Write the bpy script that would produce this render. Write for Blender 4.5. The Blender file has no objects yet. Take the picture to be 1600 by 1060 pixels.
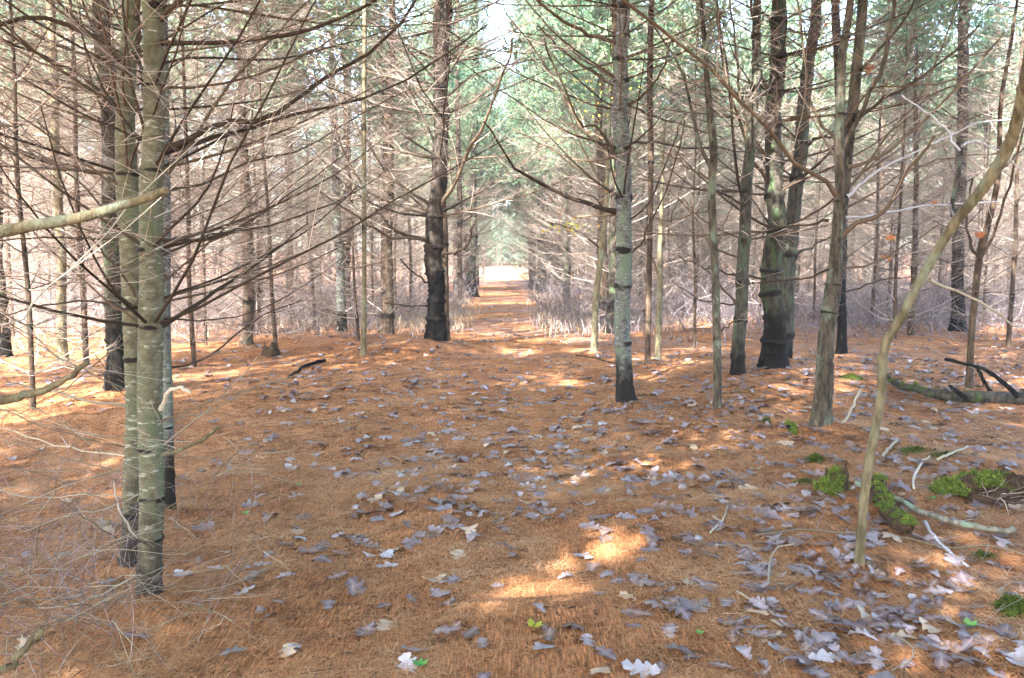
import bpy, math, random
import numpy as np
from mathutils import Vector, Matrix
R = math.radians
random.seed(11); rng = np.random.default_rng(11)
scene = bpy.context.scene
col = scene.collection

# ------------------------------------------------------------------ camera, sky, sun, exposure
HAZE = .0012
F = 1244.0; CH = 1.55; PITCH = math.atan((530-414)/F)
cam = bpy.data.cameras.new("camera"); camo = bpy.data.objects.new("camera", cam); col.objects.link(camo)
cam.sensor_width = 36; cam.lens = 36*F/1600; cam.clip_end = 2000; cam.clip_start = 0.05
camo.location = (0, 0, CH); camo.rotation_euler = (R(90)-PITCH, 0, 0)
scene.camera = camo
SUN_DIR = Vector((-0.50, -0.80, 0.72)).normalized()          # towards the sun
SUN_EL = math.asin(SUN_DIR.z)
w = bpy.data.worlds.new("World"); scene.world = w; w.use_nodes = True
nt = w.node_tree; bg = nt.nodes['Background']
sky = nt.nodes.new('ShaderNodeTexSky'); sky.sky_type = 'NISHITA'; sky.sun_disc = False
sky.sun_elevation = SUN_EL; sky.sun_rotation = math.atan2(SUN_DIR.x, SUN_DIR.y)
sky.dust_density = 2.0; sky.air_density = 1.0
nt.links.new(sky.outputs[0], bg.inputs[0]); bg.inputs[1].default_value = 0.15
sl = bpy.data.lights.new("sun", 'SUN'); sl.energy = 5.0; sl.angle = R(0.5); sl.color = (1, .95, .88)
so = bpy.data.objects.new("sun", sl); col.objects.link(so)
so.rotation_euler = SUN_DIR.to_track_quat('Z', 'Y').to_euler()
scene.view_settings.view_transform = 'Standard'; scene.view_settings.look = 'None'
scene.view_settings.gamma = 1; scene.view_settings.exposure = 3.45
scene.render.engine = 'CYCLES'
cy = scene.cycles
cy.max_bounces = 6; cy.diffuse_bounces = 4; cy.glossy_bounces = 1; cy.transmission_bounces = 2; cy.volume_bounces = 0
cy.transparent_max_bounces = 4; cy.caustics_reflective = False; cy.caustics_refractive = False
cy.sample_clamp_indirect = 6; cy.use_denoising = True

# ------------------------------------------------------------------ helpers
def ray(px, py):
    x = (px-800)/F; z = -(py-530)/F
    c, s = math.cos(PITCH), math.sin(PITCH)
    return Vector((x, c+z*s, z*c-s))
def at(px, py, Y):
    d = ray(px, py); return Vector((0, 0, CH))+d*(Y/d.y)
MOUNDS = []
TS = np.geomspace(1, 400, 500)
def h(x, y):
    x = np.asarray(x, dtype=float); y = np.asarray(y, dtype=float)
    off = np.clip((np.abs(x+.012*y)-1.2)/3, 0, 1)
    z = .05*np.sin(.35*x+.2)*np.sin(.28*y+1)+.022*np.sin(1.1*x+.7*y)*off+.012*np.sin(2.3*x-1.9*y+.5)+.006*np.sin(6.1*x+2.2*y)+.005*np.sin(3.2*x-7.3*y)
    z = z + .25*off*np.clip((y-18)/30, 0, 1)*np.sin(.21*x+1.0+.1*y)**2
    z = z + .45*np.clip((y-55)/60, 0, 1) + 3.5*np.clip((y-104)/60, 0, 1)
    for mx, my, a, s in MOUNDS: z = z+a*np.exp(-((x-mx)**2+(y-my)**2)/(2*s*s))
    return z
def gnd(px, py):
    d = ray(px, py)
    t = TS
    for _ in range(2):
        i = int(np.argmax(CH+d.z*t <= h(d.x*t, d.y*t))); i = max(i, 1); t = np.linspace(t[i-1], t[i], 40)
    q = float(t[20]); return Vector((d.x*q, d.y*q, float(h(d.x*q, d.y*q))))

def tag(o, label=None, cat=None, group=None, kind=None):
    if label: o['label'] = label
    if cat: o['category'] = cat
    if group: o['group'] = group
    if kind: o['kind'] = kind
    return o
def empty(name, loc, rz=0):
    o = bpy.data.objects.new(name, None); col.objects.link(o); o.location = loc; o.rotation_euler = (0, 0, rz)
    o.empty_display_size = .2
    return o

class MB:
    """collects tubes and quads, builds ONE mesh"""
    two = False
    def __init__(s): s.lines = {}; s.V = []; s.Fq = []; s.M = []; s.A = []; s.n = 0
    def line(s, pts, rad, sides=4, mat=0): s.lines.setdefault((len(pts), sides, mat), []).append((pts, rad))
    def arrays(s, V, Q, mat=0, att=None):
        s.V.append(V); s.Fq.append(Q+s.n); s.n += len(V); s.M.append(np.full(len(Q), mat, dtype=np.int32))
        s.A.append(att if att is not None else np.zeros(len(V)))
    def flush(s):
        for (n, k, mat), L in s.lines.items():
            P = np.array([[tuple(p) for p in l[0]] for l in L]); Rr = np.array([l[1] for l in L]); m = len(L)
            T = np.gradient(P, axis=1); T /= np.linalg.norm(T, axis=2, keepdims=True)+1e-12
            mean = P[:, -1]-P[:, 0]; mean /= np.linalg.norm(mean, axis=1, keepdims=True)+1e-12
            ref = np.where(np.abs(mean[:, 2:3]) > .75, np.array([[1., .1, 0]]), np.array([[.05, .05, 1.]]))[:, None, :]
            U = np.cross(T, np.broadcast_to(ref, T.shape)); U /= np.linalg.norm(U, axis=2, keepdims=True)+1e-12
            W = np.cross(T, U)
            a = np.arange(k)*2*math.pi/k
            ring = U[:, :, None, :]*np.cos(a)[None, None, :, None]+W[:, :, None, :]*np.sin(a)[None, None, :, None]
            V = P[:, :, None, :]+ring*Rr[:, :, None, None]
            V = V.reshape(-1, 3)
            i = np.arange(m)[:, None, None]*n*k; j = np.arange(n-1)[None, :, None]*k; q = np.arange(k)[None, None, :]; q2 = (q+1) % k
            Q = np.stack([i+j+q, i+j+q2, i+j+k+q2, i+j+k+q], -1).reshape(-1, 4)
            att = np.repeat(rng.random(m), n*k)
            s.arrays(V, Q, mat, att)
        s.lines = {}
    def build(s, name, mats, parent=None, origin=None, smooth=True):
        s.flush()
        if not s.V: return None
        V = np.concatenate(s.V); Q = np.concatenate(s.Fq); M = np.concatenate(s.M); A = np.concatenate(s.A)
        if origin is not None: V = V-np.array(tuple(origin))
        me = bpy.data.meshes.new(name)
        me.vertices.add(len(V)); me.vertices.foreach_set('co', V.astype(np.float32).ravel())
        me.loops.add(Q.size); me.loops.foreach_set('vertex_index', Q.astype(np.int32).ravel())
        me.polygons.add(len(Q)); me.polygons.foreach_set('loop_start', (np.arange(len(Q))*Q.shape[1]).astype(np.int32))
        me.polygons.foreach_set('loop_total', np.full(len(Q), Q.shape[1], dtype=np.int32))
        me.polygons.foreach_set('material_index', M)
        me.polygons.foreach_set('use_smooth', np.full(len(Q), smooth, dtype=bool))
        at_ = me.attributes.new('rnd', 'FLOAT', 'POINT'); at_.data.foreach_set('value', A.astype(np.float32))
        me.update(calc_edges=True)
        for m in (mats if isinstance(mats, (list, tuple)) else [mats]): me.materials.append(m)
        o = bpy.data.objects.new(name, me); col.objects.link(o)
        if parent is not None: o.parent = parent
        elif origin is not None: o.location = origin
        return o

# ------------------------------------------------------------------ materials
def mat(name, fn, rough=.85, spec=.25):
    m = bpy.data.materials.new(name); m.use_nodes = True
    nt = m.node_tree; b = nt.nodes['Principled BSDF']; b.inputs['Roughness'].default_value = rough
    b.inputs['Specular IOR Level'].default_value = spec
    fn(nt, b); return m
def N(nt, t, **k):
    n = nt.nodes.new(t)
    for a, v in k.items():
        if hasattr(n, a): setattr(n, a, v)
        else: n.inputs[a.replace('_', ' ')].default_value = v
    return n
def ramp(nt, stops, interp='LINEAR'):
    r = nt.nodes.new('ShaderNodeValToRGB'); r.color_ramp.interpolation = interp
    while len(r.color_ramp.elements) < len(stops): r.color_ramp.elements.new(.5)
    for e, (p, c) in zip(r.color_ramp.elements, stops): e.position = p; e.color = (*c, 1)
    return r
def coords(nt, sc=(1, 1, 1), world=False):
    if world: src = N(nt, 'ShaderNodeNewGeometry').outputs['Position']
    else: src = N(nt, 'ShaderNodeTexCoord').outputs['Object']
    mp = N(nt, 'ShaderNodeMapping'); mp.inputs['Scale'].default_value = sc
    nt.links.new(src, mp.inputs[0]); return mp.outputs[0]
def noise(nt, vec, scale, detail=4, rough=.6):
    n = N(nt, 'ShaderNodeTexNoise'); n.inputs['Scale'].default_value = scale; n.inputs['Detail'].default_value = detail
    n.inputs['Roughness'].default_value = rough; nt.links.new(vec, n.inputs['Vector']); return n.outputs['Fac']
def mix(nt, fac, a, b, mode='MIX'):
    m = N(nt, 'ShaderNodeMix'); m.data_type = 'RGBA'; m.blend_type = mode
    for i, v in ((0, fac), (6, a), (7, b)):
        if isinstance(v, (int, float)): m.inputs[i].default_value = v
        elif isinstance(v, tuple): m.inputs[i].default_value = (*v, 1)
        else: nt.links.new(v, m.inputs[i])
    return m.outputs[2]
def bump(nt, b, hgt, st=.5, dist=.01):
    bp = N(nt, 'ShaderNodeBump'); bp.inputs['Strength'].default_value = st; bp.inputs['Distance'].default_value = dist
    nt.links.new(hgt, bp.inputs['Height']); nt.links.new(bp.outputs[0], b.inputs['Normal'])

def bark(name, c1, c2, patch=None, patch_amt=.5, fleck=None, fz=1.0, vert=True, bst=.6, scale=1.0, lo=None):
    def fn(nt, b):
        # plates / mottling
        v = coords(nt, (22*scale, 22*scale, (6 if vert else 30)*scale*fz))
        n1 = noise(nt, v, 1.0, 6, .65)
        r = ramp(nt, [(.38, c1), (.50, tuple((a+b_)/2 for a, b_ in zip(c1, c2))), (.60, c2)]); nt.links.new(n1, r.inputs[0]); c = r.outputs[0]
        if patch:
            n2 = noise(nt, coords(nt, (7, 7, 3.2)), 1.0, 5, .7)
            r2 = ramp(nt, [(.62-patch_amt*.3, (0, 0, 0)), (.70-patch_amt*.2, (1, 1, 1))]); nt.links.new(n2, r2.inputs[0])
            c = mix(nt, r2.outputs[0], c, patch)
        if fleck:
            n3 = noise(nt, coords(nt, (14, 14, 60)), 1.0, 3, .6)
            r3 = ramp(nt, [(.60, (0, 0, 0)), (.68, (1, 1, 1))]); nt.links.new(n3, r3.inputs[0])
            c = mix(nt, r3.outputs[0], c, fleck)
        if lo:   # dark rough butt of the trunk
            sep = N(nt, 'ShaderNodeSeparateXYZ'); tc = N(nt, 'ShaderNodeTexCoord'); nt.links.new(tc.outputs['Object'], sep.inputs[0])
            n4 = noise(nt, coords(nt, (16, 16, 7)), 1.0, 4, .6)
            ad = N(nt, 'ShaderNodeMath'); ad.operation = 'MULTIPLY_ADD'; nt.links.new(n4, ad.inputs[0]); ad.inputs[1].default_value = -.9; nt.links.new(sep.outputs[2], ad.inputs[2])
            mr = N(nt, 'ShaderNodeMapRange'); nt.links.new(ad.outputs[0], mr.inputs[0])
            mr.inputs[1].default_value = lo[1]-.6; mr.inputs[2].default_value = lo[1]-.3; mr.inputs[3].default_value = 1; mr.inputs[4].default_value = 0
            c = mix(nt, mr.outputs[0], c, lo[0])
        at_ = N(nt, 'ShaderNodeAttribute'); at_.attribute_name = 'rnd'
        nw = noise(nt, coords(nt, (30, 30, 22)), 1.0, 4, .65)
        ma = N(nt, 'ShaderNodeMath'); ma.operation = 'MULTIPLY_ADD'; nt.links.new(nw, ma.inputs[0]); ma.inputs[1].default_value = .9; nt.links.new(at_.outputs['Fac'], ma.inputs[2])
        mw = N(nt, 'ShaderNodeMapRange'); nt.links.new(ma.outputs[0], mw.inputs[0]); mw.inputs[1].default_value = 2.75; mw.inputs[2].default_value = 3.0
        c = mix(nt, mw.outputs[0], c, (.016, .013, .011))
        nt.links.new(c, b.inputs['Base Color'])
        n5 = noise(nt, coords(nt, (60, 60, (14 if vert else 90))), 1.0, 5, .7)
        bump(nt, b, n5, min(1, bst*1.5), .02)
    return mat(name, fn, .88, .2)
BARK = {
 'olive': bark('bark_olive', (.085, .08, .05), (.155, .148, .10), patch=(.105, .125, .075), patch_amt=.4, fleck=(.33, .34, .29), vert=False, bst=.35, lo=((.035, .028, .023), .36)),
 'brown': bark('bark_brown', (.032, .023, .017), (.11, .075, .052), patch=(.11, .12, .085), patch_amt=.2),
 'grey': bark('bark_grey', (.05, .048, .045), (.16, .16, .16), patch=(.13, .165, .12), patch_amt=.5, fleck=(.30, .32, .33), vert=False, bst=.4, lo=((.014, .012, .01), .48)),
 'mossy': bark('bark_mossy', (.018, .015, .013), (.075, .062, .05), patch=(.055, .085, .04), patch_amt=.4, fleck=None, bst=1.0, lo=((.007, .006, .005), .85)),
 'dark': bark('bark_dark', (.010, .009, .008), (.055, .042, .034), patch=(.12, .095, .075), patch_amt=.08, bst=1.0, lo=((.005, .0045, .004), 1.5)),
 'greenish': bark('bark_greenish', (.022, .02, .016), (.085, .075, .06), patch=(.07, .095, .06), patch_amt=.4, bst=.8, lo=((.01, .008, .007), .4)),
 'lichen': bark('bark_lichen', (.026, .021, .017), (.10, .083, .062), patch=(.14, .17, .125), patch_amt=.35, bst=.9),
 'sapling': bark('bark_sapling', (.085, .07, .04), (.215, .185, .115), patch=(.19, .21, .15), patch_amt=.35, bst=.8),
 'pale': bark('bark_pale', (.14, .13, .10), (.30, .29, .24), patch=(.24, .33, .26), patch_amt=.4, bst=.8),
 'log': bark('bark_log', (.022, .019, .016), (.085, .075, .06), patch=(.06, .10, .03), patch_amt=.4, bst=1.0),
}
def flat(name, c1, c2, rough=.9, att=True, spec=.15):
    def fn(nt, b):
        if att:
            a = N(nt, 'ShaderNodeAttribute'); a.attribute_name = 'rnd'; src = a.outputs['Fac']
        else: src = noise(nt, coords(nt), 30)
        r = ramp(nt, [(0, c1), (.55, tuple(a*.72+b_*.28 for a, b_ in zip(c1, c2))), (1, c2)]); nt.links.new(src, r.inputs[0]); nt.links.new(r.outputs[0], b.inputs['Base Color'])
    return mat(name, fn, rough, spec)
TWIG = flat('dead_twig', (.07, .05, .04), (.60, .50, .43))
TWIG_NEAR = flat('dead_branch_bark', (.035, .025, .018), (.13, .095, .065))
TWIG_PALE = flat('bleached_twig', (.28, .25, .19), (.55, .50, .42))
TWIG_WEED = flat('weathered_twig', (.10, .075, .05), (.46, .41, .32))
TWIG_COOL = flat('grey_twig', (.20, .20, .22), (.42, .42, .46))
BRUSH = flat('brush_stem', (.09, .07, .07), (.36, .31, .33))
GRASS = flat('dry_grass', (.26, .19, .13), (.68, .56, .43))
def leafy(name, stops, tr=.45):
    m = bpy.data.materials.new(name); m.use_nodes = True; nt = m.node_tree
    b = nt.nodes['Principled BSDF']; b.inputs['Roughness'].default_value = .55; b.inputs['Specular IOR Level'].default_value = .3
    a = N(nt, 'ShaderNodeAttribute'); a.attribute_name = 'rnd'
    r = ramp(nt, stops); nt.links.new(a.outputs['Fac'], r.inputs[0]); nt.links.new(r.outputs[0], b.inputs['Base Color'])
    t = N(nt, 'ShaderNodeBsdfTranslucent'); nt.links.new(r.outputs[0], t.inputs[0])
    ms = N(nt, 'ShaderNodeMixShader'); ms.inputs[0].default_value = tr
    nt.links.new(b.outputs[0], ms.inputs[1]); nt.links.new(t.outputs[0], ms.inputs[2])
    nt.links.new(ms.outputs[0], nt.nodes['Material Output'].inputs[0]); return m
NEEDLE = leafy('pine_foliage', [(0, (.11, .19, .12)), (.6, (.20, .32, .20)), (1, (.34, .42, .24))], .62)
YELLOW = leafy('yellow_leaf', [(0, (.35, .42, .06)), (.6, (.62, .60, .08)), (1, (.75, .42, .08))], .55)
ORANGE = leafy('orange_leaf', [(0, (.30, .10, .04)), (1, (.46, .19, .08))], .4)
GREENL = leafy('green_leaf', [(0, (.08, .30, .08)), (1, (.20, .45, .12))], .4)
def mossfn(nt, b):
    n = noise(nt, coords(nt), 28, 5, .7); r = ramp(nt, [(.3, (.03, .04, .012)), (.55, (.08, .115, .022)), (.75, (.17, .21, .045))])
    nt.links.new(n, r.inputs[0]); nt.links.new(r.outputs[0], b.inputs['Base Color']); bump(nt, b, noise(nt, coords(nt), 90, 4), 1, .02)
MOSS = mat('moss', mossfn, .95, .1)
MOSSB = flat('moss_blade', (.05, .085, .015), (.24, .30, .055))
def rotfn(nt, b):
    n = noise(nt, coords(nt, (14, 14, 30)), 1.5, 6, .7); r = ramp(nt, [(.3, (.02, .014, .01)), (.7, (.11, .07, .045))])
    nt.links.new(n, r.inputs[0]); nt.links.new(r.outputs[0], b.inputs['Base Color']); bump(nt, b, n, 1, .03)
ROT = mat('rotten_wood', rotfn, .95, .1)
def leafmat(name, ca, cb, vein=(.38, .32, .33)):
    def fn(nt, b):
        n = noise(nt, coords(nt), 35, 4); r = ramp(nt, [(.3, ca), (.7, cb)]); nt.links.new(n, r.inputs[0])
        a = N(nt, 'ShaderNodeAttribute'); a.attribute_name = 'rnd'
        c = mix(nt, a.outputs['Fac'], r.outputs[0], vein)
        oi = N(nt, 'ShaderNodeObjectInfo')
        hs = N(nt, 'ShaderNodeHueSaturation')
        mr = N(nt, 'ShaderNodeMapRange'); nt.links.new(oi.outputs['Random'], mr.inputs[0]); mr.inputs[3].default_value = .62; mr.inputs[4].default_value = 1.2
        nt.links.new(mr.outputs[0], hs.inputs['Value']); nt.links.new(c, hs.inputs['Color'])
        nt.links.new(hs.outputs[0], b.inputs['Base Color'])
    return mat(name, fn, .5, .45)
LEAF = [leafmat('leaf_lavender', (.15, .115, .125), (.29, .25, .27)), leafmat('leaf_mauve', (.085, .055, .06), (.18, .13, .145)),
        leafmat('leaf_brown', (.085, .045, .035), (.19, .11, .08)), leafmat('leaf_tan', (.33, .23, .14), (.48, .36, .24)),
        leafmat('leaf_pale', (.30, .28, .31), (.46, .43, .47))]

# ------------------------------------------------------------------ growth
def rv(s=1.0): return Vector((random.gauss(0, s), random.gauss(0, s), random.gauss(0, s)))
def smooth(pts, n):
    """Catmull-Rom resample a polyline to n points"""
    P = [Vector(p) for p in pts]; P = [P[0]*2-P[1]]+P+[P[-1]*2-P[-2]]; m = len(P)-3; out = []
    for i in range(n):
        t = i/(n-1)*m; k = min(int(t), m-1); t -= k; a, b, c, d = P[k:k+4]
        out.append(.5*((2*b)+(c-a)*t+(2*a-5*b+4*c-d)*t*t+(3*b-a-3*c+d)*t**3))
    return out
def grow(mb, p, d, L, r, lvl, up=.12, wob=.10, dens=4.5, m=0, r_end=.25):
    n = 8 if lvl >= 2 else (5 if lvl == 1 else 4)
    d = d.normalized(); pts = [p.copy()]
    for i in range(n-1):
        d = (d+rv(wob)+Vector((0, 0, up*(.3+i/n)))).normalized(); pts.append(pts[-1]+d*(L/(n-1)))
    mb.line(pts, [r*(1-(1-r_end)*i/(n-1)) for i in range(n)], 5 if lvl >= 2 and r > .006 else 3, m)
    if lvl > 0: side(mb, pts, L, r, lvl-1, dens, up, 1 if mb.two else m)
    return pts
def side(mb, pts, L, r, lvl, dens=4.5, up=.12, m=0, t0=.18, scale=1.0):
    k = int(L*dens*random.uniform(.75, 1.25)); n = len(pts)
    for _ in range(k):
        t = random.uniform(t0, .98); x = t*(n-1); i = min(int(x), n-2); q = pts[i].lerp(pts[i+1], x-i)
        T = (pts[i+1]-pts[i]).normalized(); S = T.cross(Vector((0, 0, 1)))
        if S.length < .1: S = Vector((1, 0, 0))
        S = S.normalized()*random.choice((-1, 1))
        dd = T*random.uniform(.5, 1.1)+S*random.uniform(.5, 1.1)+Vector((0, 0, random.gauss(0, .35)))
        l = scale*(.10+L*(1-t*.7)*random.uniform(.2, .5))
        grow(mb, q, dd, l, max(r*(1-.7*t)*.42, .0013), lvl, up, .075, dens*1.3, m)

def trunk_mesh(mb, pts, rad, whorls=(), sides=14, step=.07, rough=.06, band=.02, flare=.35):
    """pts world; rings at equal steps, bulges and dark bands at the whorls (arc-heights)"""
    L = sum((Vector(pts[i+1])-Vector(pts[i])).length for i in range(len(pts)-1)); n = max(12, int(L/step))
    P = smooth(pts, n); s = np.linspace(0, 1, n)*L
    k1, k2, k3 = rng.uniform(0, 6, 3)
    for i in range(1, n): P[i] = P[i]+Vector((math.sin(s[i]*1.9+k1)+.4*math.sin(s[i]*5+k2), math.sin(s[i]*2.3+k3), 0))*rad[0]*.16*min(1, s[i])
    r = np.interp(s/L, np.linspace(0, 1, len(rad)), rad)
    r0 = r[0]; r = r*(1+1.5*flare*np.exp(-s/(r0*1.3)))
    for wz in whorls: r = r+rad[0]*.16*np.exp(-((s-wz)/(band*1.1))**2)
    Pn = np.array([tuple(p) for p in P]); T = np.gradient(Pn, axis=0); T /= np.linalg.norm(T, axis=1, keepdims=True)
    U = np.cross(T, np.array([0, 1., .05])); U /= np.linalg.norm(U, axis=1, keepdims=True); W = np.cross(T, U)
    a = np.arange(sides)*2*math.pi/sides
    ph = rng.random(5)*6.28
    nz = 1+rough*(np.sin(3*a[None]+ph[0]+s[:, None]*2.1/ max(L, 1)*6)*.5+np.sin(5*a[None]+ph[1]-s[:, None]*4)*.3)+rng.normal(0, rough*.35, (n, sides))
    butt = np.exp(-s/(r0*1.5))[:, None]*(.5*np.maximum(0, np.sin(a[None]*int(2+ph[3]/3)+ph[2])))
    V = Pn[:, None]+(U[:, None]*np.cos(a)[None, :, None]+W[:, None]*np.sin(a)[None, :, None])*(r[:, None]*(nz+butt))[:, :, None]
    j = np.arange(n-1)[:, None]*sides; q = np.arange(sides)[None]; q2 = (q+1) % sides
    Q = np.stack([j+q, j+q2, j+sides+q2, j+sides+q], -1)
    mid = (s[1:]+s[:-1])/2; dark = np.zeros(n-1, dtype=int)
    D = np.zeros((n, sides))
    for wz in whorls:
        bw = band*rng.uniform(.75, 1.35)*(1+.3*np.sin(a*rng.integers(1, 4)+rng.uniform(0, 6))); c0 = wz+band*.35*np.sin(a+rng.uniform(0, 6))
        am = np.clip(.72+.45*np.sin(a+rng.uniform(0, 6))+.4*np.sin(3*a+rng.uniform(0, 6)), .1, 1.1)
        D = np.maximum(D, am[None]*np.exp(-((s[:, None]-c0[None])/bw[None])**2))
    mb.arrays(V.reshape(-1, 3), Q.reshape(-1, 4), 0, 2+D.ravel())
    return P, s, r

PATCH = [(.02, 3.5, .17), (.16, 3.66, .15), (.40, 4.05, .2), (.58, 4.25, .2), (.3, 3.95, .1), (2.2, 4.1, .14), (1.7, 4.6, .2), (-1, 17.8, 1.2), (.8, 18.6, 1.3), (-2.8, 18.2, 1.3),
         (.1, 14.1, .6), (1.3, 14.5, .55), (1.9, 10.4, .42), (2.3, 11.3, .45), (2.8, 12.3, .5), (.8, 10.2, .3)]  # ground spots given sun by gaps cut in the crowns
def lit(gx, gy):
    """how far crowns are thinned out to let sun onto ground point gx,gy"""
    o = np.zeros_like(gx)
    for x, y, s in PATCH: o = np.maximum(o, np.exp(-((gx-x)**2+((gy-y)*.75)**2)/(s*s)*.7)*1.3)
    return o
def needles(mb, C, n, size, spread, m=0):
    """n needle tufts (long thin quads) scattered round centres C"""
    c = C[rng.integers(0, len(C), n)]+rng.normal(0, spread, (n, 3))
    d = rng.normal(0, 1, (n, 3)); d[:, 2] += .35; d /= np.linalg.norm(d, axis=1, keepdims=True)
    u = np.cross(d, rng.normal(0, 1, (n, 3))); u /= np.linalg.norm(u, axis=1, keepdims=True)
    l = size*rng.uniform(.6, 1.4, (n, 1)); wd = l*.16
    V = np.stack([c-u*wd, c+u*wd, c+d*l+u*wd*.35, c+d*l-u*wd*.35], 1)
    return c, V
def crown(mb, base, top, z0, rad, nb=70, npts=3, n=2600, size=.16, spread=.17, mask=None, m=0, wood=1):
    """live crown: upswept limbs with tufts of needles along them"""
    base = Vector(base); top = Vector(top); C = []
    for i in range(nb):
        t = random.random()**1.0; p = base.lerp(top, t)
        L = rad*(1-t*.8)*random.uniform(.6, 1.15)*(.65+.35*min(1, t*5)); a = random.uniform(0, 6.28)
        d = Vector((math.cos(a), math.sin(a), .15+.5*t)); pts = [p]
        for k in range(4): d = (d+rv(.12)+Vector((0, 0, .06))).normalized(); pts.append(pts[-1]+d*L/4)
        mb.line(pts, [.022, .016, .012, .008, .004], 3, wood)
        for k in range(5):
            q = pts[min(4, 1+k)] if k < 4 else pts[-1]
            C.append(tuple(q)); C.append(tuple(q+rv(.22)))
    C = np.array(C)
    c, V = needles(mb, C, n, size, spread)
    if mask is not None:
        tt = c[:, 2]/SUN_DIR.z; gx = c[:, 0]-SUN_DIR.x*tt; gy = c[:, 1]-SUN_DIR.y*tt
        keep = rng.random(len(c)) > mask(gx, gy); V = V[keep]
    k = len(V); V = V.reshape(-1, 3); Q = np.arange(k*4).reshape(-1, 4)
    mb.arrays(V, Q, m, np.repeat(rng.random(k), 4))

def copy_tree(o, loc, rz, sc=1, zs=1):
    c = o.copy(); col.objects.link(c); c.location = loc; c.rotation_euler = (0, 0, rz); c.scale = (sc, sc, sc*zs)
    for ch in list(o.children):
        k = ch.copy(); col.objects.link(k); k.parent = c
    return c

# ------------------------------------------------------------------ ground and path
TREES = []     # footprints (x, y) of everything placed, for spacing
for (px, Y, a, s) in ((1160, 11.0, .16, 1.3), (640, 14.0, .13, .8), (1290, 7.0, .05, .5), (1540, 5.6, .10, .35), (1420, 6.6, .07, .4), (1400, 5.2, .04, .3), (560, 16, .08, 1.0), (238, 3.5, .03, .18)):
    MOUNDS.append(((px-800)/F*Y, Y, a, s))
def needlefn(tint):
    def fn(nt, b):
        v = coords(nt, (1, 1, 1), True)
        cols = None
        n1 = noise(nt, v, 2.2, 7, .7)
        base = ramp(nt, [(.30, (.22, .095, .042)), (.5, (.42, .195, .085)), (.72, (.56, .315, .165))]); nt.links.new(n1, base.inputs[0])
        c = base.outputs[0]
        for i, ang in enumerate((.2, 1.2, 2.3)):       # three layers of crossing needles
            mp = N(nt, 'ShaderNodeMapping'); nt.links.new(v, mp.inputs[0]); mp.inputs['Rotation'].default_value = (0, 0, ang)
            mp.inputs['Scale'].default_value = (150, 16, 20)
            n = noise(nt, mp.outputs[0], 1, 2, .5)
            r = ramp(nt, [(.40, (.45, .42, .40)), (.52, (1, 1, 1)), (.66, (1.5, 1.4, 1.3))]); nt.links.new(n, r.inputs[0])
            c = mix(nt, .55, c, r.outputs[0], 'MULTIPLY')
        n2 = noise(nt, v, 9, 6, .75); r2 = ramp(nt, [(.36, (.28, .22, .2)), (.47, (.85, .82, .8)), (.55, (1, 1, 1)), (.7, (1.2, 1.2, 1.25))]); nt.links.new(n2, r2.inputs[0])
        c = mix(nt, .8, c, r2.outputs[0], 'MULTIPLY')
        c = mix(nt, 1, c, tint, 'MULTIPLY')
        n6 = noise(nt, v, .9, 5, .7); r6 = ramp(nt, [(.36, (.62, .55, .52)), (.48, (1, 1, 1)), (.66, (1.12, 1.1, 1.08))]); nt.links.new(n6, r6.inputs[0])
        c = mix(nt, .8, c, r6.outputs[0], 'MULTIPLY')
        # leaf-strewn greyer floor away from the path
        n3 = noise(nt, v, .35, 4, .6); r3 = ramp(nt, [(.45, (0, 0, 0)), (.65, (.6, .6, .6))]); nt.links.new(n3, r3.inputs[0])
        sp = N(nt, 'ShaderNodeSeparateXYZ'); nt.links.new(v, sp.inputs[0])
        mr = N(nt, 'ShaderNodeMapRange'); nt.links.new(sp.outputs[1], mr.inputs[0]); mr.inputs[1].default_value = 9; mr.inputs[2].default_value = 22
        f = N(nt, 'ShaderNodeMath'); f.operation = 'MULTIPLY'; nt.links.new(r3.outputs[0], f.inputs[0]); nt.links.new(mr.outputs[0], f.inputs[1])
        c = mix(nt, f.outputs[0], c, (.30, .22, .22))
        nt.links.new(c, b.inputs['Base Color'])
        bump(nt, b, noise(nt, v, 24, 8, .8), .9, .03)
    return fn
GROUND = mat('pine_needle_floor', needlefn((1, 1, 1)), .9, .15)
PATHM = mat('trodden_pine_needles', needlefn((1.06, 1.03, 1.0)), .9, .15)
def sheet(name, xs, ys, m, dz=0, fx=None):
    X, Y = np.meshgrid(xs, ys)
    if fx is not None: X = fx(X, Y)
    Z = h(X, Y)+dz+ (rng.normal(0, .006, X.shape)*(Y < 14) if dz == 0 else 0)
    nx, ny = len(xs), len(ys)
    V = np.stack([X, Y, Z], -1).reshape(-1, 3); j = np.arange(ny-1)[:, None]*nx; i = np.arange(nx-1)[None]
    Q = np.stack([j+i, j+i+1, j+nx+i+1, j+nx+i], -1).reshape(-1, 4)
    mb = MB(); mb.arrays(V, Q); o = mb.build(name, m); tag(o, kind='structure'); return o
t = np.linspace(-1, 1, 420); xs = np.sinh(t*5.0)/math.sinh(5.0)*220
ys = np.concatenate([np.linspace(-60, 0, 40), np.linspace(.1, 16, 330), 16+(np.geomspace(1, 230, 150)-1)+.1])
xs = np.unique(np.concatenate([xs, np.linspace(-9, 9, 240)]))
yp = np.concatenate([np.linspace(-3, 16, 200), np.linspace(16.1, 130, 200)])
def pathx(X, Y): return -.012*Y+X*(1.0+.12*np.sin(Y*.9)+.08*np.sin(Y*2.7+1))+.06*np.sin(Y*.4)

MEADOW = mat('pale_meadow', lambda nt, b: nt.links.new((lambda r: (nt.links.new(noise(nt, coords(nt, (1, 1, 1), True), .8, 5), r.inputs[0]), r.outputs[0])[1])(ramp(nt, [(.3, (.24, .20, .12)), (.7, (.38, .34, .24))])), b.inputs['Base Color']), .95, .1)
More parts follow.
